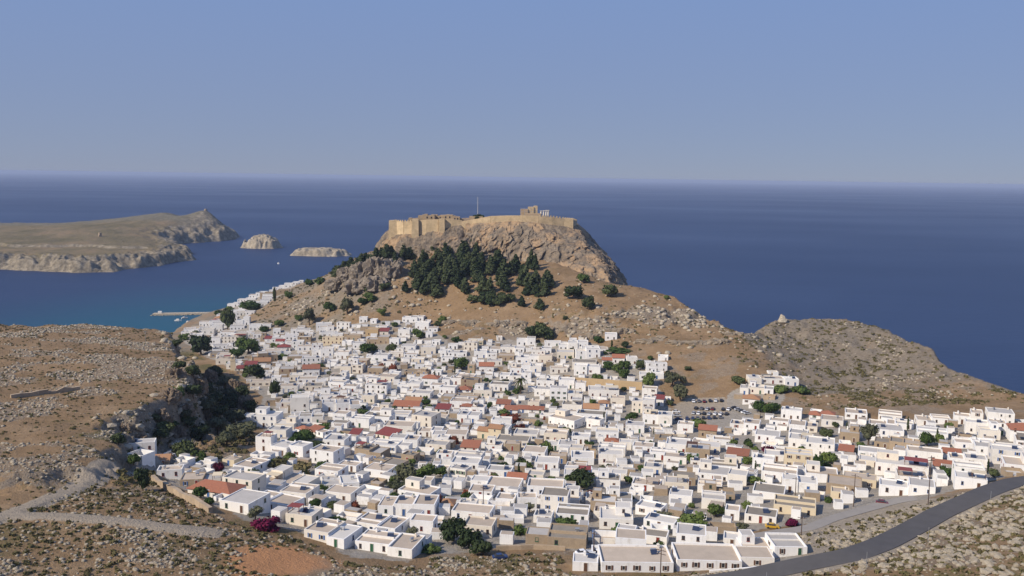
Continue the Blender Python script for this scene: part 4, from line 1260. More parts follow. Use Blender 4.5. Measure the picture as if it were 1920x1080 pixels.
HS = """
455,612,24,16,Ww;383,612,18,9,Wb;402,608,14,8,WR;355,627,20,12,Wb;368,640,22,14,Ww;390,632,22,16,Wg;407,622,20,14,Ww;437,644,46,13,Wg,4,7;478,620,22,12,Ww;500,617,16,10,Wb;519,627,14,11,Ww;558,624,26,10,Wb;
509,641,26,9,WR;546,638,22,11,Ww;525,646,16,8,WR;532,661,24,13,WR,10;488,657,26,12,Sg;497,681,48,18,Sg,20;540,674,40,12,Wg;470,693,22,12,WR;453,697,18,8,WR;583,705,32,16,Wr;543,691,16,11,Ww;505,746,52,18,Wg,14;
558,654,22,15,Ww;591,666,13,13,Ww;613,668,24,16,Wb;517,716,17,10,Ww;556,714,26,12,Ww;602,723,17,10,Ww;681,605,15,11,Ww;700,607,12,9,Ww;643,618,24,14,Wg;612,624,28,12,Wb;697,630,24,14,Yb;718,629,20,10,WR;
773,606,40,11,Ww;791,618,26,13,Ww;757,631,22,14,Ww;663,639,26,12,Sg;708,646,42,13,Sg;739,647,18,13,Ww;672,654,22,12,Wg;706,659,36,12,Wr;803,664,28,14,Ww;803,633,16,11,Ww;817,647,16,9,Ww;831,669,12,13,Ww;849,655,18,10,Ww;876,656,28,19,Ww;
642,673,24,14,Wb;742,669,28,9,Wb;665,681,24,10,Ww;713,678,28,13,Wg;658,701,42,17,Wg;703,704,28,15,Sg;778,705,44,8,Sd;740,709,17,11,Ww;786,694,17,9,Ww;818,704,19,10,Ww;883,701,13,19,Sb;806,723,30,17,Wr;776,721,17,12,Ww;846,723,36,13,Wg;880,728,33,18,Sd;
697,729,16,12,Wr;765,732,44,13,Ww;617,751,36,10,Wg;640,773,72,17,Wg,12;690,756,24,16,Ww;562,776,36,34,Ww;583,794,46,14,Wd;575,816,50,10,Wr,-35;670,801,44,18,Wg;636,802,30,10,Wd;664,823,18,12,WR;684,823,17,12,WR;720,826,32,14,WR,-30;
746,789,40,12,Wg;790,801,38,24,Wg,-22;829,776,26,12,WR;774,759,30,10,Wo;805,819,46,14,Wb;755,839,56,20,Wg;832,833,28,14,Ww;688,863,50,20,Sd;764,867,24,16,Sd;715,882,58,8,Sd;880,849,34,14,Wr;925,846,32,12,Wb;832,861,30,12,Wb;858,893,30,16,Wg,-24,3;935,894,48,14,Wg;
799,923,20,24,Wb;920,911,24,8,Wr;900,934,46,12,Wb;760,969,110,24,Wb,-5;838,958,36,16,So;875,961,34,18,Ww;625,986,60,12,Wg,-28;700,1001,80,13,Wb,-20;605,1019,80,12,Wb,-20;715,1041,115,12,Wb,-15;790,1001,46,28,Wb;560,986,50,24,Ww,-15;500,956,70,14,Wb,-25;
448,946,56,18,Wb,10;520,916,50,14,Wb,-20;465,916,40,16,Wb;455,886,54,10,Wb;612,896,44,16,Wb;650,883,36,12,Wb;640,921,70,16,Wg,15;497,846,35,30,Wb;532,856,58,22,Ww;262,863,56,12,Wg,15;295,858,40,8,So,10;330,851,26,10,Sb;318,898,46,14,Wb,12;375,916,80,8,Sb,10;428,873,22,12,Cb;
988,956,38,26,Wb,0;946,951,36,18,Wb;1017,981,36,16,Wg;968,906,36,12,Wr;1003,901,32,12,Wg;1060,949,54,16,Wb;1112,948,46,12,Wb;1162,949,48,8,Wd;1072,978,64,8,Wd;1128,973,50,10,Wb;1215,966,50,18,Ww,-28;1275,946,44,20,Ww;1140,916,46,18,Wd;1210,921,54,12,Wb;1283,911,42,18,Sd;
1265,871,44,16,Wb;1322,876,56,14,Wb;1382,868,40,18,Wr;1385,911,44,24,Ww;1348,939,60,8,Sd;1372,976,42,22,Wb;1062,1028,76,22,Sd;1212,1019,78,12,Wd;1195,1073,140,22,Wb,0,5;1330,1069,124,20,Wb,-2,5;1455,1046,116,10,Wb,0;1097,1071,50,10,Ww;1291,1021,34,12,Ww;1372,1026,34,12,Ww;1235,991,60,14,Ww,-25;
1047,751,33,26,Wg;1062,729,30,18,Ww;1022,726,34,14,Wd;1088,734,20,18,Wb;1132,746,58,16,Ww,-3,4;1078,751,28,14,Ww;1155,761,34,16,Wb;1072,775,38,18,Wd;1108,780,30,18,Wo;1132,763,20,10,Wo;1166,784,36,18,Ww;1205,776,44,26,Ww;1052,801,50,18,Wb,-35,6;1112,804,26,20,Wg,-30;1037,813,24,14,Yb;982,776,76,9,Wr,-5;943,764,26,8,Wr;
885,776,46,14,Wr;877,793,42,18,Wg;1000,766,22,14,Wb;915,824,46,24,Co,-20;985,826,46,14,Wg;1145,871,48,22,Ww;1080,859,26,22,Wg;1045,869,34,16,Sb;1050,846,60,14,Ww;1105,859,24,12,Yb;1148,836,28,10,Wr;1172,843,24,16,Ww;1045,819,34,10,Wg;1138,823,44,14,Ww;1235,761,18,16,WR;1232,796,56,18,Wb;1258,836,52,12,Sd;1326,821,34,18,Sr;
1372,753,34,28,Ww;1418,741,62,14,Wg;1408,758,32,14,Wo;1452,723,92,14,Ww,-4;1428,711,40,14,Ww;1485,716,24,12,Wo;1483,787,38,20,Ww;1540,786,46,14,Wr;1505,813,52,16,Wb;1395,806,56,12,Wb,-20;1500,841,44,20,Ww;1438,829,46,14,Wg;1430,881,40,24,Ww;1712,793,22,20,Wb;1752,798,60,14,Wb;1815,796,50,22,Wb;1848,816,70,26,Ww;1890,816,50,16,Wb;
1605,786,40,12,Wb;1640,786,40,10,Wr;1670,806,80,12,Wb;1592,829,36,20,Sg;1690,844,100,16,Sd,-25;1830,843,70,14,Wb;1890,871,56,30,Ww;1815,876,66,22,Wb;1690,891,95,22,Ww,-22,6;1590,851,60,12,Wb;1585,856,26,14,Wr,-25;1630,876,40,14,Ww;1700,931,100,24,Ww,-22;1820,916,56,22,Ww;1768,883,34,10,Wr,-20;1785,859,30,8,Wr;1620,926,100,20,Wb,-22;
1478,981,26,30,Wb,-35;1440,936,60,14,Wd,-20;1425,981,60,16,Wd,-20;1500,926,66,26,Ww,-15;1575,936,34,12,Cb;1143,638,28,9,Ww;1103,674,46,18,Ww;1066,653,40,16,Wb;1150,684,42,14,Wr;1183,684,24,15,Ww;1100,704,50,20,Ww;1227,698,48,18,Ww,-2,3;1222,715,46,10,Ww;882,657,26,16,Ww;910,661,44,18,Ww;990,649,44,14,Ww;950,663,66,12,Wb;1015,666,38,14,Wb;
1075,656,56,14,Ww;1060,673,50,14,Ww;910,673,44,13,Ww;948,676,32,10,Sb;1000,683,70,14,Ww;912,699,28,16,Wr;985,701,60,16,Wb;965,714,60,12,Ww;935,733,36,14,Wd;838,739,30,14,Wg;868,736,30,8,Wr;505,553,26,8,Ww;532,543,30,8,Ww;556,534,24,6,Ww;436,577,20,8,Ww;470,566,18,7,Ww;545,800,24,12,Wb;600,770,26,14,Wg;655,735,26,12,Wb;
1560,800,40,14,Wb;1460,800,36,12,Wb;1540,905,60,18,Wb;1330,850,40,14,Ww;1355,835,36,12,Wb;1190,812,36,16,Wg;1205,850,40,14,Wb;1220,890,44,16,Wg;1160,900,30,14,Ww;1080,885,40,12,Wb;1000,860,44,14,Wb;960,845,30,14,Sb;830,890,30,12,Wb;730,905,36,14,Wb
"""


def house_into(geo, x, y, w, d, h, yaw, wall, roof, seed):
    """the same house, joined with the other small ones"""
    rs = random.Random(seed)
    c, s = math.cos(yaw), math.sin(yaw)
    gz = [ground(x + a * c - b * s, y + a * s + b * c) for a, b in ((-w / 2, 0), (w / 2, 0), (w / 2, d), (-w / 2, d))]
    zf = (gz[0] + gz[1]) / 2
    h = max(h, max(gz) - zf + 1.6)
    par = rs.uniform(0.25, 0.7)
    l = Geo(); shell(l, -w / 2, w / 2, 0, d, min(gz) - zf - 0.8, h - par, par)
    n0 = len(l.f); roof_slab(l, -w / 2, w / 2, 0, d, h - par + .02); l.m[n0:] = [{'g': 1, 'b': 2, 'w': 3, 'd': 4}[roof]] * (len(l.f) - n0)
    n = max(1, int(w / 3))
    for k in range(n):
        lx = -w / 2 + w * (k + .5) / n; dr = k == n // 2 and rs.random() < .6
        z0_ = 0.05 if dr else 1.0
        l.box(lx - .45, lx + .45, -.05, .02, z0_, z0_ + (2.1 if dr else 1.2), 5)
    if rs.random() < .7: l.box(w / 2 - .02, w / 2 + .05, d * .5 - .4, d * .5 + .4, 1.0, 2.2, 5)
    geo.v_add(l, x, y, zf, c, s)


def _v_add(self, l, x, y, z, c, s):
    b = len(self.v)
    self.v.extend([(x + p[0] * c - p[1] * s, y + p[0] * s + p[1] * c, z + p[2]) for p in l.v])
    self.f.extend([tuple(i + b for i in q) for q in l.f]); self.m.extend(l.m)


Geo.v_add = _v_add
OFF_LIMITS = [PARK]
listed = []
for item in HS.replace('\n', '').split(';'):
    if not item.strip(): continue
    q = item.split(',')
    listed.append((float(q[0]), float(q[1]), float(q[2]), float(q[3]), q[4], float(q[5]) if len(q) > 5 else None, int(q[6]) if len(q) > 6 else None))


def block(line, half):
    p = np.array(line); s = 0
    for (a, b) in zip(p[:-1], p[1:]):
        L_ = np.linalg.norm(b - a); n = int(L_ / 0.7) + 1
        for i in range(n + 1):
            c_ = a + (b - a) * i / n
            for dx in np.arange(-half, half + .1, 0.8):
                for dy in np.arange(-half, half + .1, 0.8):
                    if dx * dx + dy * dy <= half * half:
                        OCC[(int(math.floor(c_[0] + dx)), int(math.floor(c_[1] + dy)))] = 2


block(ROAD, 5.2); block(LANE, 2.6)
placed = []
pk = np.array(PARK)
for ix in range(int(pk[:, 0].min()), int(pk[:, 0].max()) + 1):
    for iy in range(int(pk[:, 1].min()), int(pk[:, 1].max()) + 1):
        if poly_sd(np.array(ix + .5), np.array(iy + .5), PARK) > 0: OCC[(ix, iy)] = 2
skipped = 0


def place_listed():
    global skipped
    for n_, (u, v, wp, hp, kind, yw, fw) in enumerate(sorted(listed, key=lambda t: -t[1])):
        r = hit(u, v)
        if r is None: skipped += 1; continue
        x, y, z = r
        rs = random.Random(1000 + n_)
        base = (yw if yw is not None else yaw0(u, v) + rs.uniform(-3.5, 3.5))
        view = math.degrees(math.atan2(x, y))
        yaw = math.radians(base)
        w = wp * y / FPX / max(0.6, math.cos(yaw + math.radians(view)))
        h = min(max(hp * y / FPX * 0.95, 2.4), 10)
        d = min(max(w * rs.uniform(0.65, 1.0), 5.5), 11.0)
        if kind[1] in 'rRo': d = min(d, 7.5)
        ok = False
        for dd in (d, d * .8, d * .62, d * .48):
            for (ww_, sh) in ((w, 0), (w * .82, 0.09 * w), (w * .82, -0.09 * w), (w * 0.66, 0)):
                xx = x + sh * math.cos(yaw); yy = y + sh * math.sin(yaw)
                cl_ = cells(xx, yy, ww_ - 0.8, dd - 0.6, yaw)
                if sum(q in OCC for q in cl_) <= 0.04 * len(cl_):
                    ok = True; break
            if ok: break
        if not ok:
            skipped += 1; continue
        for q in cells(xx, yy, ww_, dd, yaw, 0.2): OCC[q] = 1
        parts_n = 1 if (ww_ < 11.5 or fw) else 2 if ww_ < 17 else 3
        cuts = [0.0] + [(k + 1) / parts_n + rs.uniform(-.09, .09) for k in range(parts_n - 1)] + [1.0]
        for k in range(parts_n):
            wk = (cuts[k + 1] - cuts[k]) * ww_; off = -ww_ / 2 + (cuts[k] + cuts[k + 1]) / 2 * ww_
            set_back = 0.0 if parts_n == 1 else rs.uniform(0, 0.28) * dd
            dk = (dd - set_back) * (1.0 if parts_n == 1 else rs.uniform(.8, 1.0))
            hk = h if parts_n == 1 else max(2.5, h * rs.uniform(.72, 1.12))
            rk = kind[1] if (k == 0 or kind[1] in 'rRo' and k == 1 and rs.random() < .5 or rs.random() < .4) else rs.choice('gbbgw')
            placed.append((xx + off * math.cos(yaw) - set_back * math.sin(yaw), yy + off * math.sin(yaw) + set_back * math.cos(yaw), wk - 0.03, dk, hk, yaw, kind[0], rk, n_ + 10000 * k, (max(1, fw // parts_n) if fw else None), ((2 if rs.random() < .3 else 1) if (rs.random() < 0.6 and ww_ > 5) else 0) if parts_n == 1 else 0))

# ------------------------------------------------------------------ trees
def crown_mesh(name, mat, lobes, nleaf, leaf, seed, flat=0.0, cone=False, core=0.74):
    """leaf-sized faces spread through a volume made of overlapping lobes (unit size: radius about 1, base at z=0)"""
    rs = np.random.default_rng(seed)
    V = []; F = []
    w = np.array([l[3] ** 2 for l in lobes]); w = w / w.sum()
    for k in range(nleaf):
        l = lobes[rs.choice(len(lobes), p=w)]
        d = rs.normal(size=3); d /= np.linalg.norm(d)
        if d[2] < -0.5: d[2] *= 0.4
        rr = l[3] * (0.62 + 0.48 * rs.random() ** 0.8)
        p = np.array(l[:3]) + d * rr * np.array([1, 1, l[4] if len(l) > 4 else 1.0])
        n = d + rs.normal(size=3) * 0.55; n /= np.linalg.norm(n)
        a = np.cross(n, rs.normal(size=3)); a /= np.linalg.norm(a); b = np.cross(n, a)
        s = leaf * rs.uniform(0.6, 1.5)
        base = len(V)
        V += [p - a * s - b * s * .6, p + a * s - b * s * .7, p + a * s * .6 + b * s, p - a * s * .7 + b * s * .8]
        F.append((base, base + 1, base + 2, base + 3))
    for l in lobes:     # closed core added in each lobe to block light and darken the crown
        r = l[3] * core
        nu, nv = 8, 5
        base = len(V)
        for j in range(nv + 1):
            th = math.pi * j / nv
            for i in range(nu):
                ph = 2 * math.pi * i / nu
                q = r * rs.uniform(0.8, 1.15)
                V.append(np.array(l[:3]) + np.array([q * math.sin(th) * math.cos(ph), q * math.sin(th) * math.sin(ph), q * math.cos(th) * (l[4] if len(l) > 4 else 1.0)]))
        for j in range(nv):
            for i in range(nu):
                F.append((base + j * nu + i, base + (j + 1) * nu + i, base + (j + 1) * nu + (i + 1) % nu, base + j * nu + (i + 1) % nu))
    me = bpy.data.meshes.new(name)
    me.from_pydata([tuple(map(float, p)) for p in V], [], F)
    me.materials.append(mat)
    me.update()
    return me


def trunk_mesh(h, r, seed, limbs=4, spread=0.5):
    rs = random.Random(seed)
    g = Geo()
    bend = rs.uniform(-.12, .12), rs.uniform(-.12, .12)
    pts = [(0, 0, -0.25), (bend[0] * .3, bend[1] * .3, h * .35), (bend[0], bend[1], h * .75), (bend[0] * 1.3, bend[1] * 1.3, h * 1.1)]
    g.tube(pts, [r * 1.3, r, r * .75, r * .4], 7)
    for k in range(limbs):
        a = 2 * math.pi * k / limbs + rs.uniform(-.4, .4)
        z = h * rs.uniform(.55, .85)
        g.tube([(bend[0] * .7, bend[1] * .7, z), (math.cos(a) * spread * .6, math.sin(a) * spread * .6, z + h * .2), (math.cos(a) * spread, math.sin(a) * spread, z + h * .45)], [r * .5, r * .32, r * .15], 5)
    return g.mesh('trunk', m_bark)


def lobes_round(seed, n=8, z=0.70, r=0.55, sq=0.85):
    rs = random.Random(seed)
    L_ = [(0, 0, z, 0.62, sq)]
    for k in range(n):
        a = 2 * math.pi * k / n + rs.uniform(-.4, .4); q = rs.uniform(0.35, 0.62)
        L_.append((q * math.cos(a), q * math.sin(a), z + rs.uniform(-0.35, 0.30), rs.uniform(0.34, r), sq))
    return L_


def lobes_cone(seed, h=2.6):
    rs = random.Random(seed)
    L_ = []
    for k in range(13):
        t = k / 12.0
        rad = 0.92 * (1 - t) ** 0.75 * rs.uniform(0.75, 1.1)
        a = k * 2.4 + rs.uniform(-.5, .5)
        L_.append((rad * 0.6 * math.cos(a), rad * 0.6 * math.sin(a), 0.35 + t * (h - 0.75), 0.27 + 0.30 * (1 - t), 0.9))
    return L_


def lobes_cyp(seed, h=3.4):
    rs = random.Random(seed)
    return [(rs.uniform(-.1, .1), rs.uniform(-.1, .1), 0.3 + h * t, 0.5 * math.sin(math.pi * (0.18 + 0.75 * t)) ** .8, 1.2) for t in np.linspace(0, 0.92, 8)]


PRO = {}
for k in range(5):
    PRO.setdefault('pine', []).append((crown_mesh('crown', F_pine, lobes_cone(k + 3), 560, 0.105, k), trunk_mesh(1.0, 0.07, k, 3, .35), 2.5))
    PRO.setdefault('round', []).append((crown_mesh('crown', F_leaf, lobes_round(k + 31), 900, 0.075, k + 50), trunk_mesh(0.5, 0.075, k + 9), 1.65))
for k in range(3):
    PRO.setdefault('dark', []).append((crown_mesh('crown', F_dark, lobes_round(k + 61), 800, 0.08, k + 80), trunk_mesh(0.5, 0.075, k + 19), 1.65))
    PRO.setdefault('olive', []).append((crown_mesh('crown', F_olive, lobes_round(k + 91, 9, 0.95, 0.42), 900, 0.065, k + 110), trunk_mesh(0.7, 0.09, k + 29), 1.6))
    PRO.setdefault('bush', []).append((crown_mesh('foliage', F_leaf, lobes_round(k + 121, 6, 0.42, 0.4, 0.7), 520, 0.085, k + 140), trunk_mesh(0.3, 0.05, k + 39, 5, .5), 0.95))
    PRO.setdefault('cypress', []).append((crown_mesh('crown', F_dark, lobes_cyp(k), 620, 0.09, k + 150), trunk_mesh(0.5, 0.08, k + 49, 0), 3.6))
    PRO.setdefault('scrub', []).append((crown_mesh('foliage', F_scrub, lobes_round(k + 171, 6, 0.38, 0.4, 0.65), 420, 0.085, k + 180), trunk_mesh(0.25, 0.05, k + 59, 5, .5), 0.9))
PRO['magenta'] = [(crown_mesh('foliage', F_mag, lobes_round(201, 9, 0.45, 0.42, 0.7), 900, 0.065, 205), trunk_mesh(0.3, 0.05, 207, 5, .5), 1.0)]
PRO['red'] = [(crown_mesh('foliage', F_red, lobes_round(211 + k, 7, 0.42, 0.4, 0.7), 600, 0.075, 215 + k), trunk_mesh(0.3, 0.05, 217 + k, 5, .5), 0.95) for k in range(2)]
# palm: drooping fronds of leaflets
gp = Geo()
rsp = random.Random(5)
for k in range(26):
    a = 2 * math.pi * k / 26 * 2.4; el = rsp.uniform(-0.1, 1.2)
    prev = None
    for j in range(7):
        t = j / 6
        rr = t * 1.0 * math.cos(el * (1 - .3 * t)); zz = 1.5 + t * math.sin(el) * 0.9 - 0.75 * t * t
        p = np.array([rr * math.cos(a), rr * math.sin(a), zz]); sd = np.array([-math.sin(a), math.cos(a), -0.5])
        wd = 0.11 * (1 - t) ** .5 + 0.012
        if prev is not None:
            gp.add([prev[0] - prev[1], prev[0], p, p - sd * wd], [(0, 1, 2, 3)])
            sd2 = np.array([math.sin(a), -math.cos(a), -0.5])
            gp.add([prev[0], prev[0] - prev[2], p - sd2 * wd, p], [(0, 1, 2, 3)])
        prev = (p, sd * wd, np.array([math.sin(a), -math.cos(a), -0.5]) * wd)
gt = Geo(); gt.tube([(0, 0, -.2), (.03, 0, .6), (0, .02, 1.52)], [.11, .09, .08], 8)
PRO['palm'] = [(gp.mesh('crown', F_palm), gt.mesh('trunk', m_bark), 2.2)]

KIND = {'pine': ('pine_tree', 'pine'), 'round': ('broadleaf_tree', 'tree'), 'dark': ('broadleaf_tree', 'tree'), 'olive': ('olive_tree', 'tree'), 'bush': ('green_bush', 'bush'), 'cypress': ('cypress_tree', 'tree'),
        'scrub': ('scrub_bush', 'bush'), 'magenta': ('bougainvillea', 'bush'), 'red': ('reddish_bush', 'bush'), 'palm': ('palm_tree', 'palm')}


def tree(kind, x, y, wid, hgt, label, group=None, seed=0, z=None):
    rs = random.Random(seed * 7 + 3)
    cm, tm, H = rs.choice(PRO[kind])
    name, cat = KIND[kind]
    z = ground(x, y) if z is None else z
    root = empty(name, (x, y, z - 0.05), rs.uniform(0, 6.28))
    root.scale = (wid / 2, wid / 2, hgt / H)
    inst('trunk', tm, root)
    inst('foliage' if kind in ('bush', 'scrub', 'magenta', 'red') else 'crown', cm, root)
    tag(root, label, cat, group)
    return root


TREES = []   # (kind, x, y, wid, hgt, label, group)


def T(kind, u, v, wp, hp, label, group=None, reserve=0.32):
    r = hit(u, v)
    if r is None: return
    x, y, z = r
    TREES.append((kind, x, y, wp * y / FPX * 1.08, hp * y / FPX * (1.22 if kind in ('round', 'dark', 'olive') else 1.1), label, group))
    rad = wp * y / FPX * reserve
    for ix in range(int(x - rad), int(x + rad) + 1):
        for iy in range(int(y - rad), int(y + rad) + 1):
            OCC[(ix, iy)] = OCC.get((ix, iy), 3)


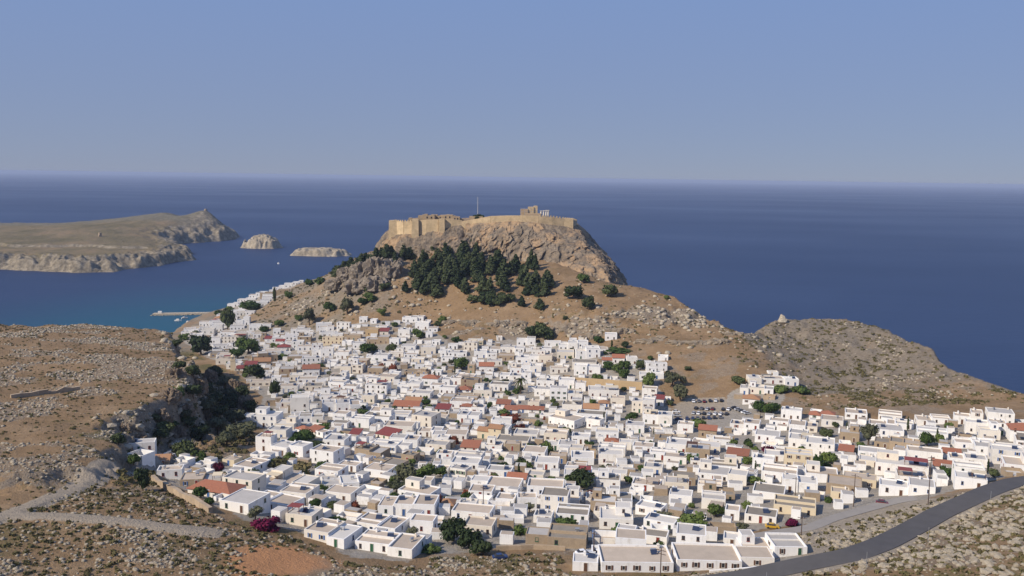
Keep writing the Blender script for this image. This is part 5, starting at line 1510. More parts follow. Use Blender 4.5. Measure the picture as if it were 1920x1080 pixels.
TOWN_TREES = [
    ('dark', 427, 618, 28, 44, 'tall dark tree among the harbour houses'), ('dark', 377, 664, 42, 36, 'large dark tree at the cliff end of the harbour quarter'),
    ('round', 466, 662, 46, 32, 'broad green tree beside the bell tower'), ('round', 446, 672, 30, 20, 'small green tree in front of the bell tower'),
    ('round', 366, 630, 16, 12, 'small tree on a harbour house terrace'), ('bush', 495, 622, 24, 12, 'long green bush between harbour houses and the bare slope'),
    ('round', 690, 664, 34, 22, 'broad tree below the brown tiled house under the hill'), ('dark', 735, 660, 26, 16, 'dark tree beside a white house under the hill'),
    ('round', 785, 634, 26, 18, 'spreading tree on a white terrace under the hill'), ('round', 865, 692, 32, 26, 'round green tree alone amid white roofs below the hill'),
    ('palm', 976, 738, 30, 34, 'tall palm among the white houses'), ('bush', 968, 737, 18, 10, 'green bush under the palm'),
    ('dark', 1000, 634, 34, 26, 'dark tree at the foot of the pale rock band'), ('dark', 1022, 637, 38, 26, 'wider dark tree at the foot of the pale rock band'), ('dark', 1012, 622, 24, 18, 'upper dark tree of the clump below the pale rocks'),
    ('round', 1215, 724, 28, 26, 'round tree in front of the ochre retaining wall'), ('olive', 1260, 726, 32, 28, 'grey green tree at the end of the ochre retaining wall'), ('olive', 1280, 724, 18, 18, 'slim grey green tree past the ochre retaining wall'),
    ('olive', 1276, 752, 32, 28, 'grey tree at the corner of the car park'), ('round', 1122, 717, 22, 18, 'small tree before the ochre retaining wall'),
    ('round', 1140, 692, 26, 14, 'leafy tree in the white courtyard below the orange roof'), ('round', 1158, 698, 22, 16, 'second leafy tree in the white courtyard below the orange roof'), ('round', 1172, 692, 22, 18, 'third leafy tree in the white courtyard below the orange roof'), ('bush', 1170, 708, 24, 16, 'dense green bush against a white courtyard wall'),
    ('dark', 1200, 694, 18, 20, 'dark tree between two white terrace houses'), ('cypress', 1147, 652, 8, 14, 'slim cypress below the lone white shelter'), ('dark', 1172, 652, 16, 14, 'dark bushy tree above the orange tiled roof'),
    ('bush', 1122, 642, 22, 12, 'bright bush beside the lone white shelter'), ('bush', 1160, 660, 50, 8, 'dark hedge above the orange tiled roof'),
    ('round', 1425, 772, 30, 24, 'broad green tree below the tall white house by the parking'), ('round', 1446, 776, 36, 24, 'largest green tree below the white houses by the parking'),
    ('bush', 1465, 735, 40, 14, 'dark hedge below the long white house'), ('bush', 1500, 736, 40, 13, 'outer end of the hedge below the long white house'), ('dark', 1385, 720, 28, 16, 'dark tree uphill from the tall white house'),
    ('bush', 1308, 800, 42, 15, 'flat green shade tree at the car park entrance'), ('dark', 1548, 820, 28, 18, 'dark round tree among white roofs above the road'),
    ('olive', 1628, 834, 36, 36, 'tall grey green tree beside the stone house'), ('bush', 1614, 842, 20, 14, 'green bush under the tall grey tree'), ('round', 1738, 836, 28, 30, 'bright round tree beyond the large stone building'), ('round', 1762, 834, 18, 22, 'slim tree beside the bright round tree'),
    ('round', 1555, 868, 36, 24, 'wide green tree in a walled garden above the lane'), ('round', 1532, 882, 18, 34, 'narrow climbing greenery beside the walled garden'), ('round', 1300, 870, 26, 20, 'round green tree beside a long white house'),
    ('dark', 1088, 914, 56, 40, 'big dark tree in the middle of the nearer lanes'), ('round', 1070, 912, 26, 24, 'green tree joined to the big dark one'), ('bush', 1034, 906, 28, 14, 'low green bush beside the big dark tree'),
    ('olive', 762, 910, 52, 36, 'large silvery olive beside the grey stone roofs'), ('round', 797, 902, 44, 36, 'bright green round tree beside the large olive'), ('olive', 745, 922, 44, 18, 'low olive beneath the larger one'), ('bush', 738, 906, 24, 16, 'bright bush beside the large olive'),
    ('dark', 850, 1015, 56, 52, 'large dark tree at the edge of the front houses'), ('dark', 880, 1028, 50, 40, 'dark tree leaning over the dry slope'), ('dark', 905, 1040, 44, 30, 'lowest dark tree of the front clump'), ('bush', 808, 1036, 40, 16, 'green hedge at the front house corner'),
    ('round', 1302, 996, 58, 34, 'wide green tree beside the front houses'), ('round', 1342, 968, 34, 26, 'round green tree before a white house'), ('olive', 1242, 978, 40, 18, 'grey shrub beside a smooth white house'), ('bush', 975, 1002, 36, 18, 'dark bush below the white house with brown shutters'), ('dark', 1002, 1008, 26, 16, 'small dark tree above the stone shed'),
    ('bush', 1060, 983, 44, 12, 'green garden hedge above the stone shed'), ('bush', 1158, 1000, 30, 12, 'green bush in a pale courtyard'), ('bush', 1190, 1006, 26, 9, 'small hedge in the pale courtyard'), ('bush', 1180, 935, 26, 8, 'green patch in a roof garden'),
    ('round', 1416, 908, 30, 16, 'green tree between two white houses above the lane'), ('dark', 585, 845, 50, 20, 'dark trees above the square white house'), ('bush', 556, 832, 34, 18, 'green bush beside the orange tiled strip roof'), ('round', 575, 826, 34, 20, 'green tree beside the orange tiled strip roof'), ('bush', 608, 806, 28, 12, 'green bush behind the orange strip roof'),
    ('round', 334, 748, 28, 24, 'round green tree on the plateau edge'), ('dark', 345, 862, 46, 42, 'dark tree under the plateau cliff beside the cottages'), ('olive', 385, 786, 52, 38, 'large grey tree on the shaded cliff slope'), ('dark', 430, 770, 38, 34, 'dark tree in the shade of the cliff'), ('olive', 452, 826, 60, 32, 'grey olive at the foot of the shaded cliff'), ('olive', 425, 838, 44, 26, 'lower grey olive at the foot of the shaded cliff'),
    ('dark', 338, 694, 26, 20, 'dark bush on the top of the cliff above the harbour'), ('dark', 362, 706, 30, 24, 'dark tree high on the shaded cliff'), ('dark', 404, 708, 30, 26, 'dark tree on the shaded cliff opposite the bell tower'), ('olive', 420, 730, 30, 22, 'grey shrub on the shaded cliff below the bell tower'), ('dark', 456, 746, 28, 24, 'dark tree at the cliff foot near the grey roof'), ('dark', 362, 744, 34, 24, 'dark tree in the middle of the shaded cliff'), ('dark', 402, 762, 34, 26, 'dark tree in the gully under the cliff'), ('olive', 345, 790, 36, 22, 'grey shrub on the ledge above the gully'), ('dark', 312, 812, 36, 24, 'dark tree over the cottages at the cliff'), ('dark', 372, 824, 40, 28, 'dark tree at the mouth of the gully'), ('olive', 408, 812, 40, 28, 'grey olive in the gully beside the dark tree'), ('dark', 468, 772, 30, 26, 'dark tree on the last outcrop beside the chapel house'), ('dark', 290, 790, 26, 16, 'dark bush on the plateau rim above the cottages'), ('bush', 320, 800, 34, 12, 'bright green garden patch under the cliff'), ('dark', 468, 704, 26, 18, 'dark bush between the cliff and the red domed church'), ('olive', 440, 800, 44, 30, 'broad grey olive in the gully near the white houses'),
    ('dark', 300, 822, 30, 20, 'dark shrub above the white cottage at the cliff'), ('dark', 352, 800, 34, 26, 'dark tree low on the shaded cliff'), ('dark', 385, 742, 30, 26, 'dark tree against the cliff face beside an outcrop'), ('dark', 412, 784, 32, 26, 'dark tree in the deepest part of the gully'), ('olive', 432, 752, 28, 22, 'grey shrub low on the cliff near the grey roof'),
    ('dark', 516, 742, 24, 30, 'dark tree at the foot of the cliff beside a white house'), ('dark', 505, 788, 34, 24, 'dark tree beside the tall white chapel house'), ('dark', 482, 712, 34, 30, 'dark tree behind the grey roofed house by the cliff'), ('dark', 268, 920, 30, 46, 'tall dark tree against the pale stone wall'), ('dark', 222, 835, 30, 26, 'dark bush in the notch of the plateau edge'),
    ('magenta', 500, 992, 60, 24, 'magenta bougainvillea by the dirt path'), ('magenta', 410, 884, 26, 18, 'dull purple bougainvillea by the cream cottage'), ('bush', 630, 985, 46, 14, 'dark green bush in a white courtyard'), ('bush', 475, 893, 40, 14, 'green shrubs among the lower cottages'), ('scrub', 560, 888, 54, 20, 'brown green scrub on the bank below the white house'), ('scrub', 520, 880, 50, 18, 'dry scrub on the bank below the cream cottage'), ('bush', 606, 880, 36, 14, 'green shrub beside the stepped white houses'),
    ('bush', 470, 872, 44, 16, 'green shrub below the square white house'), ('round', 545, 866, 26, 20, 'small tree in front of the square white house'),
    ('red', 737, 696, 22, 14, 'reddish vine among the upper lanes'), ('red', 715, 694, 16, 12, 'small reddish tree in the upper lanes'), ('red', 958, 790, 46, 12, 'red flowering vine over a terrace'), ('red', 852, 832, 22, 16, 'dark red bush beside the orange roofed house'), ('red', 975, 806, 26, 12, 'red vine on a white wall'),
    ('magenta', 1440, 852, 26, 18, 'purple bougainvillea above the lane houses'), ('magenta', 1484, 986, 30, 14, 'dark purple vine under the porch of the lane house'), ('bush', 1776, 896, 32, 22, 'bright bush between white houses by the road'), ('bush', 735, 772, 22, 10, 'green patch among the old town roofs'), ('bush', 680, 778, 24, 12, 'green bush behind a long white house'), ('bush', 725, 856, 18, 12, 'small green bush among stone roofs'), ('bush', 640, 822, 22, 12, 'green bush beside the red roofed pair'),
    ('round', 800, 762, 18, 14, 'small tree in the old town lanes'), ('bush', 1025, 850, 30, 24, 'green bush in an old town courtyard'), ('bush', 985, 880, 32, 16, 'green bush below the orange roof in the old town'), ('bush', 945, 880, 26, 14, 'dark bush beside a white chapel wall'), ('bush', 1060, 812, 28, 12, 'dark garden bush beside the ochre house'), ('bush', 1186, 782, 26, 9, 'hedge beside the white house with a red tower'), ('bush', 1205, 882, 22, 10, 'bush between the long white houses'), ('bush', 945, 778, 26, 10, 'green bush below the long red roof'),
    ('dark', 820, 612, 14, 12, 'dark bush uphill of the white villas'), ('bush', 855, 642, 22, 10, 'green bush above the terrace houses'), ('bush', 600, 690, 24, 10, 'green strip among the harbour lanes'), ('bush', 650, 690, 18, 9, 'small bush among the harbour lanes'), ('bush', 530, 672, 20, 9, 'green vine in the harbour lanes'), ('bush', 580, 680, 16, 9, 'bush beside the orange harbour roof'),
]
HILL_TREES = [
    ('round', 1095, 530, 25, 18, 'lone round tree highest on the brown slope'), ('dark', 1075, 560, 37, 25, 'broad lone tree in the middle of the brown slope'), ('dark', 1143, 556, 34, 25, 'lone tree beside pale stones on the brown slope'), ('dark', 1103, 581, 25, 28, 'lone upright tree lowest on the brown slope'),
    ('pine', 760, 547, 16, 20, 'small lone pine beside the grove'), ('dark', 721, 544, 22, 14, 'dark bush below the grey knob'), ('dark', 690, 548, 20, 16, 'dark bush on the side of the grey knob'), ('round', 716, 592, 18, 14, 'small tree above the upper houses'),
    ('olive', 651, 590, 28, 28, 'tall grey green tree on the bare harbour slope'), ('round', 619, 585, 22, 20, 'bushy tree on the bare harbour slope'), ('olive', 580, 610, 24, 30, 'grey tree at the foot of the harbour slope'), ('round', 695, 566, 26, 18, 'round tree below the knob'), ('round', 680, 572, 20, 14, 'smaller tree below the knob'),
    ('cypress', 515, 565, 13, 24, 'dark cypress by the white harbour terraces'), ('round', 470, 586, 40, 22, 'wide tree by the harbour terraces'), ('bush', 600, 532, 22, 12, 'bush on the ridge by the white terraces'), ('bush', 580, 536, 20, 12, 'second bush on the ridge by the white terraces'), ('bush', 541, 560, 18, 14, 'bush below the white terraces'), ('bush', 410, 592, 22, 12, 'bush at the root of the stone jetty'), ('bush', 430, 584, 18, 10, 'bush above the stone jetty'),
    ('dark', 330, 650, 26, 14, 'scrub tree above the bay'), ('bush', 345, 638, 22, 12, 'bush above the bay'), ('round', 560, 602, 16, 12, 'small tree on the harbour slope'), ('round', 523, 612, 20, 12, 'tree at the edge of harbour houses'), ('bush', 740, 612, 18, 9, 'bush above the ochre house'), ('bush', 830, 604, 18, 12, 'bush on the rocky bank'), ('dark', 1290, 695, 14, 9, 'small tree on the brown bank'), ('bush', 1250, 560, 12, 7, 'low bush on the ridge'), ('dark', 1060, 600, 10, 8, 'tiny bush on the slope above pale rocks'),
]
for a in TOWN_TREES: T(*a, reserve=0.36)
for a in HILL_TREES: T(*a, reserve=0.2)
rg_ = random.Random(77)
GROVE = [(778, 552), (774, 505), (800, 480), (832, 478), (870, 468), (890, 470), (905, 500), (892, 540), (868, 556), (830, 556)]
GROVE2 = [(893, 520), (905, 490), (935, 485), (960, 500), (985, 505), (978, 540), (950, 552), (905, 548)]
GROVE3 = [(992, 500), (1008, 515), (1028, 530), (1034, 558), (1012, 568), (990, 556), (984, 530)]
GROVE4 = [(880, 566), (915, 558), (955, 562), (960, 572), (915, 574)]


def grove(poly, count, sep, label, hp=(26, 40), wp=(20, 30), kind='pine'):
    us = [p[0] for p in poly]; vs_ = [p[1] for p in poly]; got = []
    for _ in range(4000):
        if len(got) >= count: break
        u = rg_.uniform(min(us), max(us)); v = rg_.uniform(min(vs_), max(vs_))
        if poly_sd(np.array(u), np.array(v), poly) < 0: continue
        r = hit(u, v)
        if r is None or any((r[0] - a) ** 2 + (r[1] - b) ** 2 < sep * sep for a, b in got): continue
        got.append((r[0], r[1]))
        y = r[1]
        hh_ = rg_.uniform(*hp); t_ = (v - min(vs_)) / (max(vs_) - min(vs_))
        lb = ('tall ' if hh_ > hp[0] + (hp[1] - hp[0]) * .66 else 'short ' if hh_ < hp[0] + (hp[1] - hp[0]) * .33 else '') + label + (', on its uphill edge' if t_ < .3 else ', on its downhill edge' if t_ > .72 else '')
        TREES.append((kind, r[0], y, rg_.uniform(*wp) * y / FPX, hh_ * y / FPX, lb, 'pines of the citadel grove'))


grove(GROVE, 58, 4.6, 'dark pine in the dense grove under the citadel cliff', (22, 36))
grove(GROVE2, 14, 6.4, 'pine in the loose stand beside the dense grove', (22, 32))
grove(GROVE3, 11, 5.0, 'pine in the strip running down from the pale cliff face', (22, 34))
grove(GROVE4, 10, 5.0, 'low pine at the bottom fringe of the grove', (16, 22), (20, 28), 'dark')
for (u, v, wp, hp) in ((740, 497, 18, 24), (768, 486, 26, 22), (757, 484, 22, 24), (795, 480, 26, 24), (806, 482, 18, 18), (935, 502, 26, 32), (920, 508, 24, 28), (996, 502, 16, 34), (1003, 506, 18, 28), (945, 520, 28, 34), (1012, 580, 26, 20), (978, 575, 18, 20)):
    T('pine', u, v, wp, hp, 'outlying pine at the foot of the citadel cliff', 'pines of the citadel grove')
for k in range(22):
    t = k / 21.0
    u = 628 + t * 105 + rg_.uniform(-3, 3); v = 520 - 40 * t + rg_.uniform(-2, 3)
    T('pine', u, v, rg_.uniform(18, 26), rg_.uniform(16, 26), 'pine on the seaward ridge beyond the grey knob', 'pines on the seaward ridge')

place_listed()
n_listed = len(placed)
# ------------------------------------------------------------------ fill the gaps between the houses that were set one by one
rf_ = random.Random(4)
tx = [p[0] for p in TOWN]; ty = [p[1] for p in TOWN]
MAXH = 500
cand = []
for size, tries in (((9.5, 13), 2600), ((7.5, 10), 3600), ((5.2, 7.5), 6000), ((4.0, 5.4), 7000)):
    for _ in range(tries):
        if len(placed) >= MAXH: break
        y = 232 + (1030 - 232) * rf_.random() ** 1.25
        x = rf_.uniform(-330, 330)
        if in_town(x, y) < 4: continue
        gz = ground(x, y)
        if gz < 3: continue
        u, v = project((x, y, gz))
        if not (-40 < u < 1960 and v < 1090): continue
        w = rf_.uniform(*size) * (1.25 if rf_.random() < 0.3 else 1.0); d = rf_.uniform(*size) * 0.85
        yaw = math.radians(yaw0(u, v) + rf_.choice([0, 0, 0, 90]) * 0 + rf_.uniform(-4, 4))
        if abs(ground(x, y + d) - gz) > 4.0: continue
        cl_ = cells(x, y, w, d, yaw, 0.25)
        if any(q in OCC for q in cl_): continue
        for q in cells(x, y, w, d, yaw, 0.2): OCC[q] = 1
        h = rf_.choice([2.7, 2.9, 3.1, 3.3, 3.6, 4.2, 5.6]) if w > 6 else rf_.uniform(2.5, 3.6)
        kk = rf_.random()
        wall = 'W' if kk < 0.86 else 'S' if kk < 0.95 else 'C'
        roof = rf_.choice('ggggbbbbwwd') if rf_.random() < 0.96 else rf_.choice('rRor')
        placed.append((x, y, w, d, h, yaw, wall, roof, 5000 + len(placed), None, 1 if rf_.random() < .4 else 0))
ranked = sorted([p for p in placed if p[6] == 'W' and p[7] in 'gbwd'], key=lambda p: -(p[2] * (p[4] + 0.4 * p[3]) / p[1] ** 2))
small = set(id(p) for p in ranked[298:])
small_geo = Geo()
for p_ in placed:
    (x, y, w, d, h, yaw, wall, roof, sd_, fw, wg) = p_
    if id(p_) in small:
        house_into(small_geo, x, y, w, d, h, yaw, wall, roof, sd_); continue
    rt = None
    house(x, y, w, d, h, yaw, wall, roof, rt, wg, sd_, fw)

tag(small_geo.build('smallest_white_houses', [m_white, R_g, R_b, R_w, R_d, m_glass_void]), 'smallest white cottages lost among the larger houses', 'houses', kind='stuff')
for n_, (kind, x, y, wid, hgt, label, group) in enumerate(TREES):
    tree(kind, x, y, wid, hgt, label, group, n_)
# ------------------------------------------------------------------ low yard walls and sheds in the remaining gaps
def near_label(x, y):
    b = min(placed, key=lambda p: (p[0] - x) ** 2 + (p[1] - y) ** 2)
    wl = {'W': 'white', 'S': 'stone', 'Y': 'ochre', 'C': 'cream'}[b[6]]
    rl = {'g': 'grey', 'b': 'beige', 'w': 'white', 'd': 'dark', 'r': 'orange', 'R': 'red', 'o': 'ochre'}[b[7]]
    return f'{wl} house with {rl} roof'


ry = random.Random(12)
gard = 0
for _ in range(9000):
    if gard >= 190: break
    y = 240 + 470 * ry.random() ** 1.2; x = ry.uniform(-300, 320)
    if in_town(x, y) < 1.0: continue
    rad = ry.uniform(1.3, 2.6)
    cl_ = {(int(math.floor(x + a)), int(math.floor(y + b_))) for a in np.arange(-rad * .7, rad * .7 + .1, .7) for b_ in np.arange(-rad * .7, rad * .7 + .1, .7)}
    if any(q in OCC for q in cl_): continue
    for q in cl_: OCC[q] = 3
    kd = ry.choice(['round', 'round', 'bush', 'bush', 'dark', 'olive', 'bush', 'red', 'cypress'])
    wid = rad * (2.1 if kd != 'cypress' else 0.9)
    hg = wid * {'round': .95, 'bush': .6, 'dark': .9, 'olive': .85, 'red': .55, 'cypress': 3.0}[kd]
    nm = {'round': 'green garden tree', 'bush': 'green garden shrub', 'dark': 'dark garden tree', 'olive': 'grey olive tree', 'red': 'reddish garden shrub', 'cypress': 'slim garden cypress'}[kd]
    sz = 'tiny' if rad < 1.6 else 'small' if rad < 2.1 else 'wide'
    tree(kd, x, y, wid, hg, f'{sz} {nm} beside a {near_label(x, y)} {zone(x, y)}' if len((nm + near_label(x, y) + zone(x, y)).split()) < 11 else f'{sz} {nm} beside a {near_label(x, y)}', 'garden trees between the houses', 3000 + gard)
    gard += 1
yards = 0
for _ in range(9000):
    if yards >= 150: break
    y = 226 + 480 * ry.random() ** 1.2; x = ry.uniform(-300, 320)
    if in_town(x, y) < 1.5: continue
    gz = ground(x, y); u, v = project((x, y, gz))
    if not (-20 < u < 1940): continue
    w = ry.uniform(4, 8); d = ry.uniform(3.5, 6.5)
    yaw = math.radians(yaw0(u, v) + ry.uniform(-8, 8))
    cl_ = cells(x, y, w, d, yaw, 0.05)
    if any(q in OCC for q in cl_): continue
    for q in cl_: OCC[q] = 1
    c, s = math.cos(yaw), math.sin(yaw)
    zz = [ground(x + a * c - b * s, y + a * s + b * c) - gz for a in (-w / 2, w / 2) for b in (0, d)]
    hb, ht = min(zz) - 0.6, max(zz) + ry.uniform(1.0, 1.9)
    root = empty('yard_wall', (x, y, gz), yaw)
    mt = m_white if ry.random() < 0.85 else m_stone
    t = 0.3; gap = ry.uniform(-w / 2 + 0.8, w / 2 - 1.8)
    g = Geo(); g.box(-w / 2, gap, 0, t, hb, ht); g.box(gap + 1.0, w / 2, 0, t, hb, ht - 0.004)
    g.build('front_wall', mt, root)
    for sx in (-1, 1):
        g = Geo(); xa = sx * w / 2; g.box(min(xa, xa - sx * t), max(xa, xa - sx * t), t, d, hb, ht - 0.008); g.build('side_wall', mt, root)
    g = Geo(); g.box(-w / 2 + t, w / 2 - t, d - t, d - 0.004, hb, ht - 0.012); g.build('back_wall', mt, root)
    if ry.random() < 0.6:
        g = Geo(); fz = max(zz) + 0.05
        g.box(-w / 2 + t, w / 2 - t, t, d - t, hb, fz); g.build('yard_floor', ry.choice([R_g, R_b, R_w]), root)
    tag(root, f'low {"white" if mt is m_white else "stone"} yard wall, {NUM[min(10, int(w))]} paces wide, beside a {near_label(x, y)}'.replace(', beside', ' beside'), 'wall', 'yard walls between the houses')
    yards += 1

sheds = Geo()
ns = 0
for _ in range(16000):
    y = 226 + 600 * ry.random() ** 1.2; x = ry.uniform(-300, 320)
    if in_town(x, y) < 9.0: continue
    gz = ground(x, y)
    if gz < 3: continue
    w = ry.uniform(2.6, 5.0); d = ry.uniform(2.4, 4.6)
    u, v = project((x, y, gz)); yaw = math.radians(yaw0(u, v) + ry.uniform(-10, 10))
    cl_ = cells(x, y, w, d, yaw, 0.0)
    if any(q in OCC for q in cl_): continue
    for q in cl_: OCC[q] = 1
    h = ry.uniform(1.9, 3.0)
    c, s = math.cos(yaw), math.sin(yaw)
    mx = x - d / 2 * s; my = y + d / 2 * c
    k = ry.random()
    sheds.obox(mx, my, gz - 1.5, w, d, h + 1.5, yaw, 0 if k < .85 else 1)
    sheds.obox(mx, my, gz + h, w - 0.4, d - 0.4, 0.06, yaw, ry.choice([2, 3, 2, 3, 4]))
    ns += 1
tag(sheds.build('small_outbuildings', [m_white, m_stone, R_g, R_b, R_w]), 'small white sheds and lean-tos packed between the houses', 'outbuildings', kind='stuff')

# ------------------------------------------------------------------ the citadel
def line_wall(root, name, pts, thick, mat, merlon=None):
    """wall run through (x, y, zbase, ztop) points"""
    for (a, b) in zip(pts[:-1], pts[1:]):
        a = np.array(a); b = np.array(b)
        dx, dy = b[0] - a[0], b[1] - a[1]; L_ = math.hypot(dx, dy)
        nx, ny = -dy / L_ * thick / 2, dx / L_ * thick / 2
        g = Geo()
        v = [(a[0] - nx, a[1] - ny, a[2]), (b[0] - nx, b[1] - ny, b[2]), (b[0] + nx, b[1] + ny, b[2]), (a[0] + nx, a[1] + ny, a[2]),
             (a[0] - nx, a[1] - ny, a[3]), (b[0] - nx, b[1] - ny, b[3]), (b[0] + nx, b[1] + ny, b[3]), (a[0] + nx, a[1] + ny, a[3])]
        g.add(v, [(0, 3, 2, 1), (4, 5, 6, 7), (0, 1, 5, 4), (1, 2, 6, 5), (2, 3, 7, 6), (3, 0, 4, 7)])
        seg = g.build(name, mat, root)
        if merlon:
            n = max(1, int(L_ / 2.4))
            for k in range(n):
                t = (k + 0.5) / n
                inst('merlon', merlon, seg, (a[0] + dx * t - nx * .55, a[1] + dy * t - ny * .55, a[3] + (b[3] - a[3]) * t - 0.25), math.atan2(dy, dx))


gm = Geo(); gm.box(-0.65, 0.65, -0.4, 0.4, 0, 1.6, taper=0.06)
ME_MERLON = gm.mesh('merlon', m_fort)


def cpt(u, Y, vt, base):
    p = P(u, vt, Y)
    return (p[0], Y, base, p[2])


cw = empty('citadel_wall', (0, 0, 0))
W1 = [cpt(738, 853, 415, 100), cpt(758, 845, 415, 100), cpt(778, 842, 415, 101)]
W2 = [cpt(778, 842, 414, 101), cpt(800, 840, 412, 103), cpt(822, 839, 411, 106), cpt(848, 840, 411, 109), cpt(866, 841, 413, 111)]
W3 = [cpt(866, 841, 415, 111), cpt(884, 840, 412, 112), cpt(905, 837, 408, 114), cpt(920, 835, 405, 115), cpt(950, 833, 404, 117), cpt(980, 831, 404, 117), cpt(1010, 830, 405, 116)]
W4 = [cpt(1010, 830, 406, 116), cpt(1035, 831, 407, 115), cpt(1058, 833, 410, 114), cpt(1073, 840, 412, 113), cpt(1080, 870, 414, 112)]
W0 = [cpt(738, 853, 415, 100), cpt(733, 880, 416, 100), cpt(742, 915, 414, 100)]
for Wn, mer in ((W1, ME_MERLON), (W2, None), (W3, None), (W4, ME_MERLON), (W0, ME_MERLON)):
    line_wall(cw, 'wall_run', Wn, 2.2, m_fort, mer)
for (u, Y, vt, r) in ((738, 853, 413, 4.2), (779, 841, 411, 3.4), (829, 838, 410, 2.8), (1066, 836, 409, 4.4)):
    p = P(u, vt, Y); g = Geo(); g.box(p[0] - r, p[0] + r, Y - r, Y + r, 100, p[2], taper=0.35); g.build('tower', m_fort, cw)
tag(cw, 'tan crenellated fortress wall along the top of the citadel crag', 'wall')
# the ruined knights building
rb_ = empty('ruined_hall', (0, 0, 0))
rr3 = random.Random(3)
for (u0, u1, vt, Y) in ((766, 784, 408, 868), (784, 795, 402.5, 866), (795, 815, 401.5, 865), (815, 830, 402, 868), (830, 849, 401, 866), (849, 862, 404, 866), (862, 869, 408, 868)):
    a = P(u0, vt, Y); b = P(u1, vt, Y)
    g = Geo(); n = 3
    for k in range(n):
        xa = a[0] + (b[0] - a[0]) * k / n; xb = a[0] + (b[0] - a[0]) * (k + 1) / n
        g.box(xa, xb, Y - 1 + 0.02 * k, Y + 8 - 0.02 * k, 112, a[2] - rr3.uniform(0, 1.3))
    wobj = g.build('wall_block', m_fort2, rb_)
    if u1 - u0 > 12:
        for k in range(2):
            g = Geo(); xc = a[0] + (b[0] - a[0]) * (0.3 + 0.4 * k)
            g.box(xc - 0.6, xc + 0.6, Y - 1.12, Y - 0.9, a[2] - 3.9, a[2] - 2.2); g.build('opening_shade_panel', m_glass_void, wobj)  # dark box on the wall: shade inside the empty opening, put into colour
tag(rb_, 'roofless tan stone hall ruin behind the citadel wall', 'ruin')
# temple terrace, scaffolded block and columns
tm = empty('temple_ruin', (0, 0, 0))
for (u0, u1, vt, Y, dp) in ((976, 990, 392, 885, 10), (990, 1001, 388, 886, 9), (1001, 1008, 386, 887, 8), (985, 1014, 400, 876, 6), (880, 905, 405.5, 860, 8)):
    a = P(u0, vt, Y); b = P(u1, vt, Y)
    g = Geo(); g.box(a[0], b[0], Y, Y + dp, 115, a[2]); g.build('stone_block', m_fort if u0 in (990, 1001) else m_fort2, tm)
for k, (u, vt) in enumerate(((1014.5, 395), (1019.5, 394.5), (1024, 394), (1028, 394))):
    p = P(u, vt, 882)
    g = Geo(); g.tube([(p[0], 882, 117), (p[0], 882, 120), (p[0], 882, p[2] - .6)], [0.85, 0.8, 0.68], 12); g.box(p[0] - 1.0, p[0] + 1.0, 881, 883, p[2] - .6, p[2]); g.build('column', m_marble, tm)
for k in range(5):
    p = P(977 + k * 6.5, 389 - (2.5 if k > 2 else 0), 882)
    g = Geo(); g.tube([(p[0], 881.5, 117), (p[0], 881.5, p[2])], [0.12, 0.12], 5); g.build('scaffold_pole', m_tank, tm)
for vt in (392, 396):
    a = P(976, vt, 882); b = P(1005, vt, 882)
    g = Geo(); g.tube([(a[0], 881.3, a[2]), (b[0], 881.3, a[2])], [0.1, 0.1], 5); g.build('scaffold_rail', m_tank, tm)
tag(tm, 'scaffolded temple ruin with a row of pale columns on the citadel', 'temple')
fp = P(896, 371, 868); root = empty('flagpole', (fp[0], 868, 118))
g = Geo(); g.tube([(0, 0, -1), (0, 0, fp[2] - 118)], [0.28, 0.16], 8); g.build('mast', m_trim, root)
g = Geo(); g.tube([(0, 0, fp[2] - 118), (0, 0, fp[2] - 117.5)], [0.3, 0.3], 8); g.build('finial', m_trim, root)
tag(root, 'tall thin flagpole on the citadel above a small tree', 'flagpole')
tp_ = P(894, 404, 862); tree('dark', tp_[0], 862, 8.5, 8.5, 'small dark tree at the flagpole on the citadel', seed=900, z=118.5)
tp_ = P(903, 406, 864); tree('bush', tp_[0], 864, 6, 6.5, 'green bush beside the flagpole tree on the citadel', seed=901, z=118.5)

# ------------------------------------------------------------------ bell tower, walls, jetty, boats
r = hit(437, 694); root = empty('bell_tower', r, 0.2)
bh = 31 * r[1] / FPX
g = Geo(); g.box(-1.6, 1.6, -1.6, 1.6, -1, bh * .62); g.box(-1.8, 1.8, -1.8, 1.8, bh * .62, bh * .65); g.build('shaft', m_cream, root)
g = Geo()
for sx in (-1, 1):
    for sy in (-1, 1): g.box(sx * 1.1 - .35, sx * 1.1 + .35, sy * 1.1 - .35, sy * 1.1 + .35, bh * .65, bh * .84)
g.box(-1.6, 1.6, -1.6, 1.6, bh * .84, bh * .88); g.build('belfry', m_cream, root)
g = Geo(); g.tube([(0, 0, bh * .88), (0, 0, bh * .93), (0, 0, bh)], [1.2, 1.0, .1], 10); g.build('cap', m_cream, root)
g = Geo(); g.tube([(0, 0, bh * .70), (0, 0, bh * .76), (0, 0, bh * .8)], [.45, .35, .1], 8); g.build('bell', m_tank, root)
tag(root, 'slender tan stone bell tower standing among trees by the cliff', 'tower')


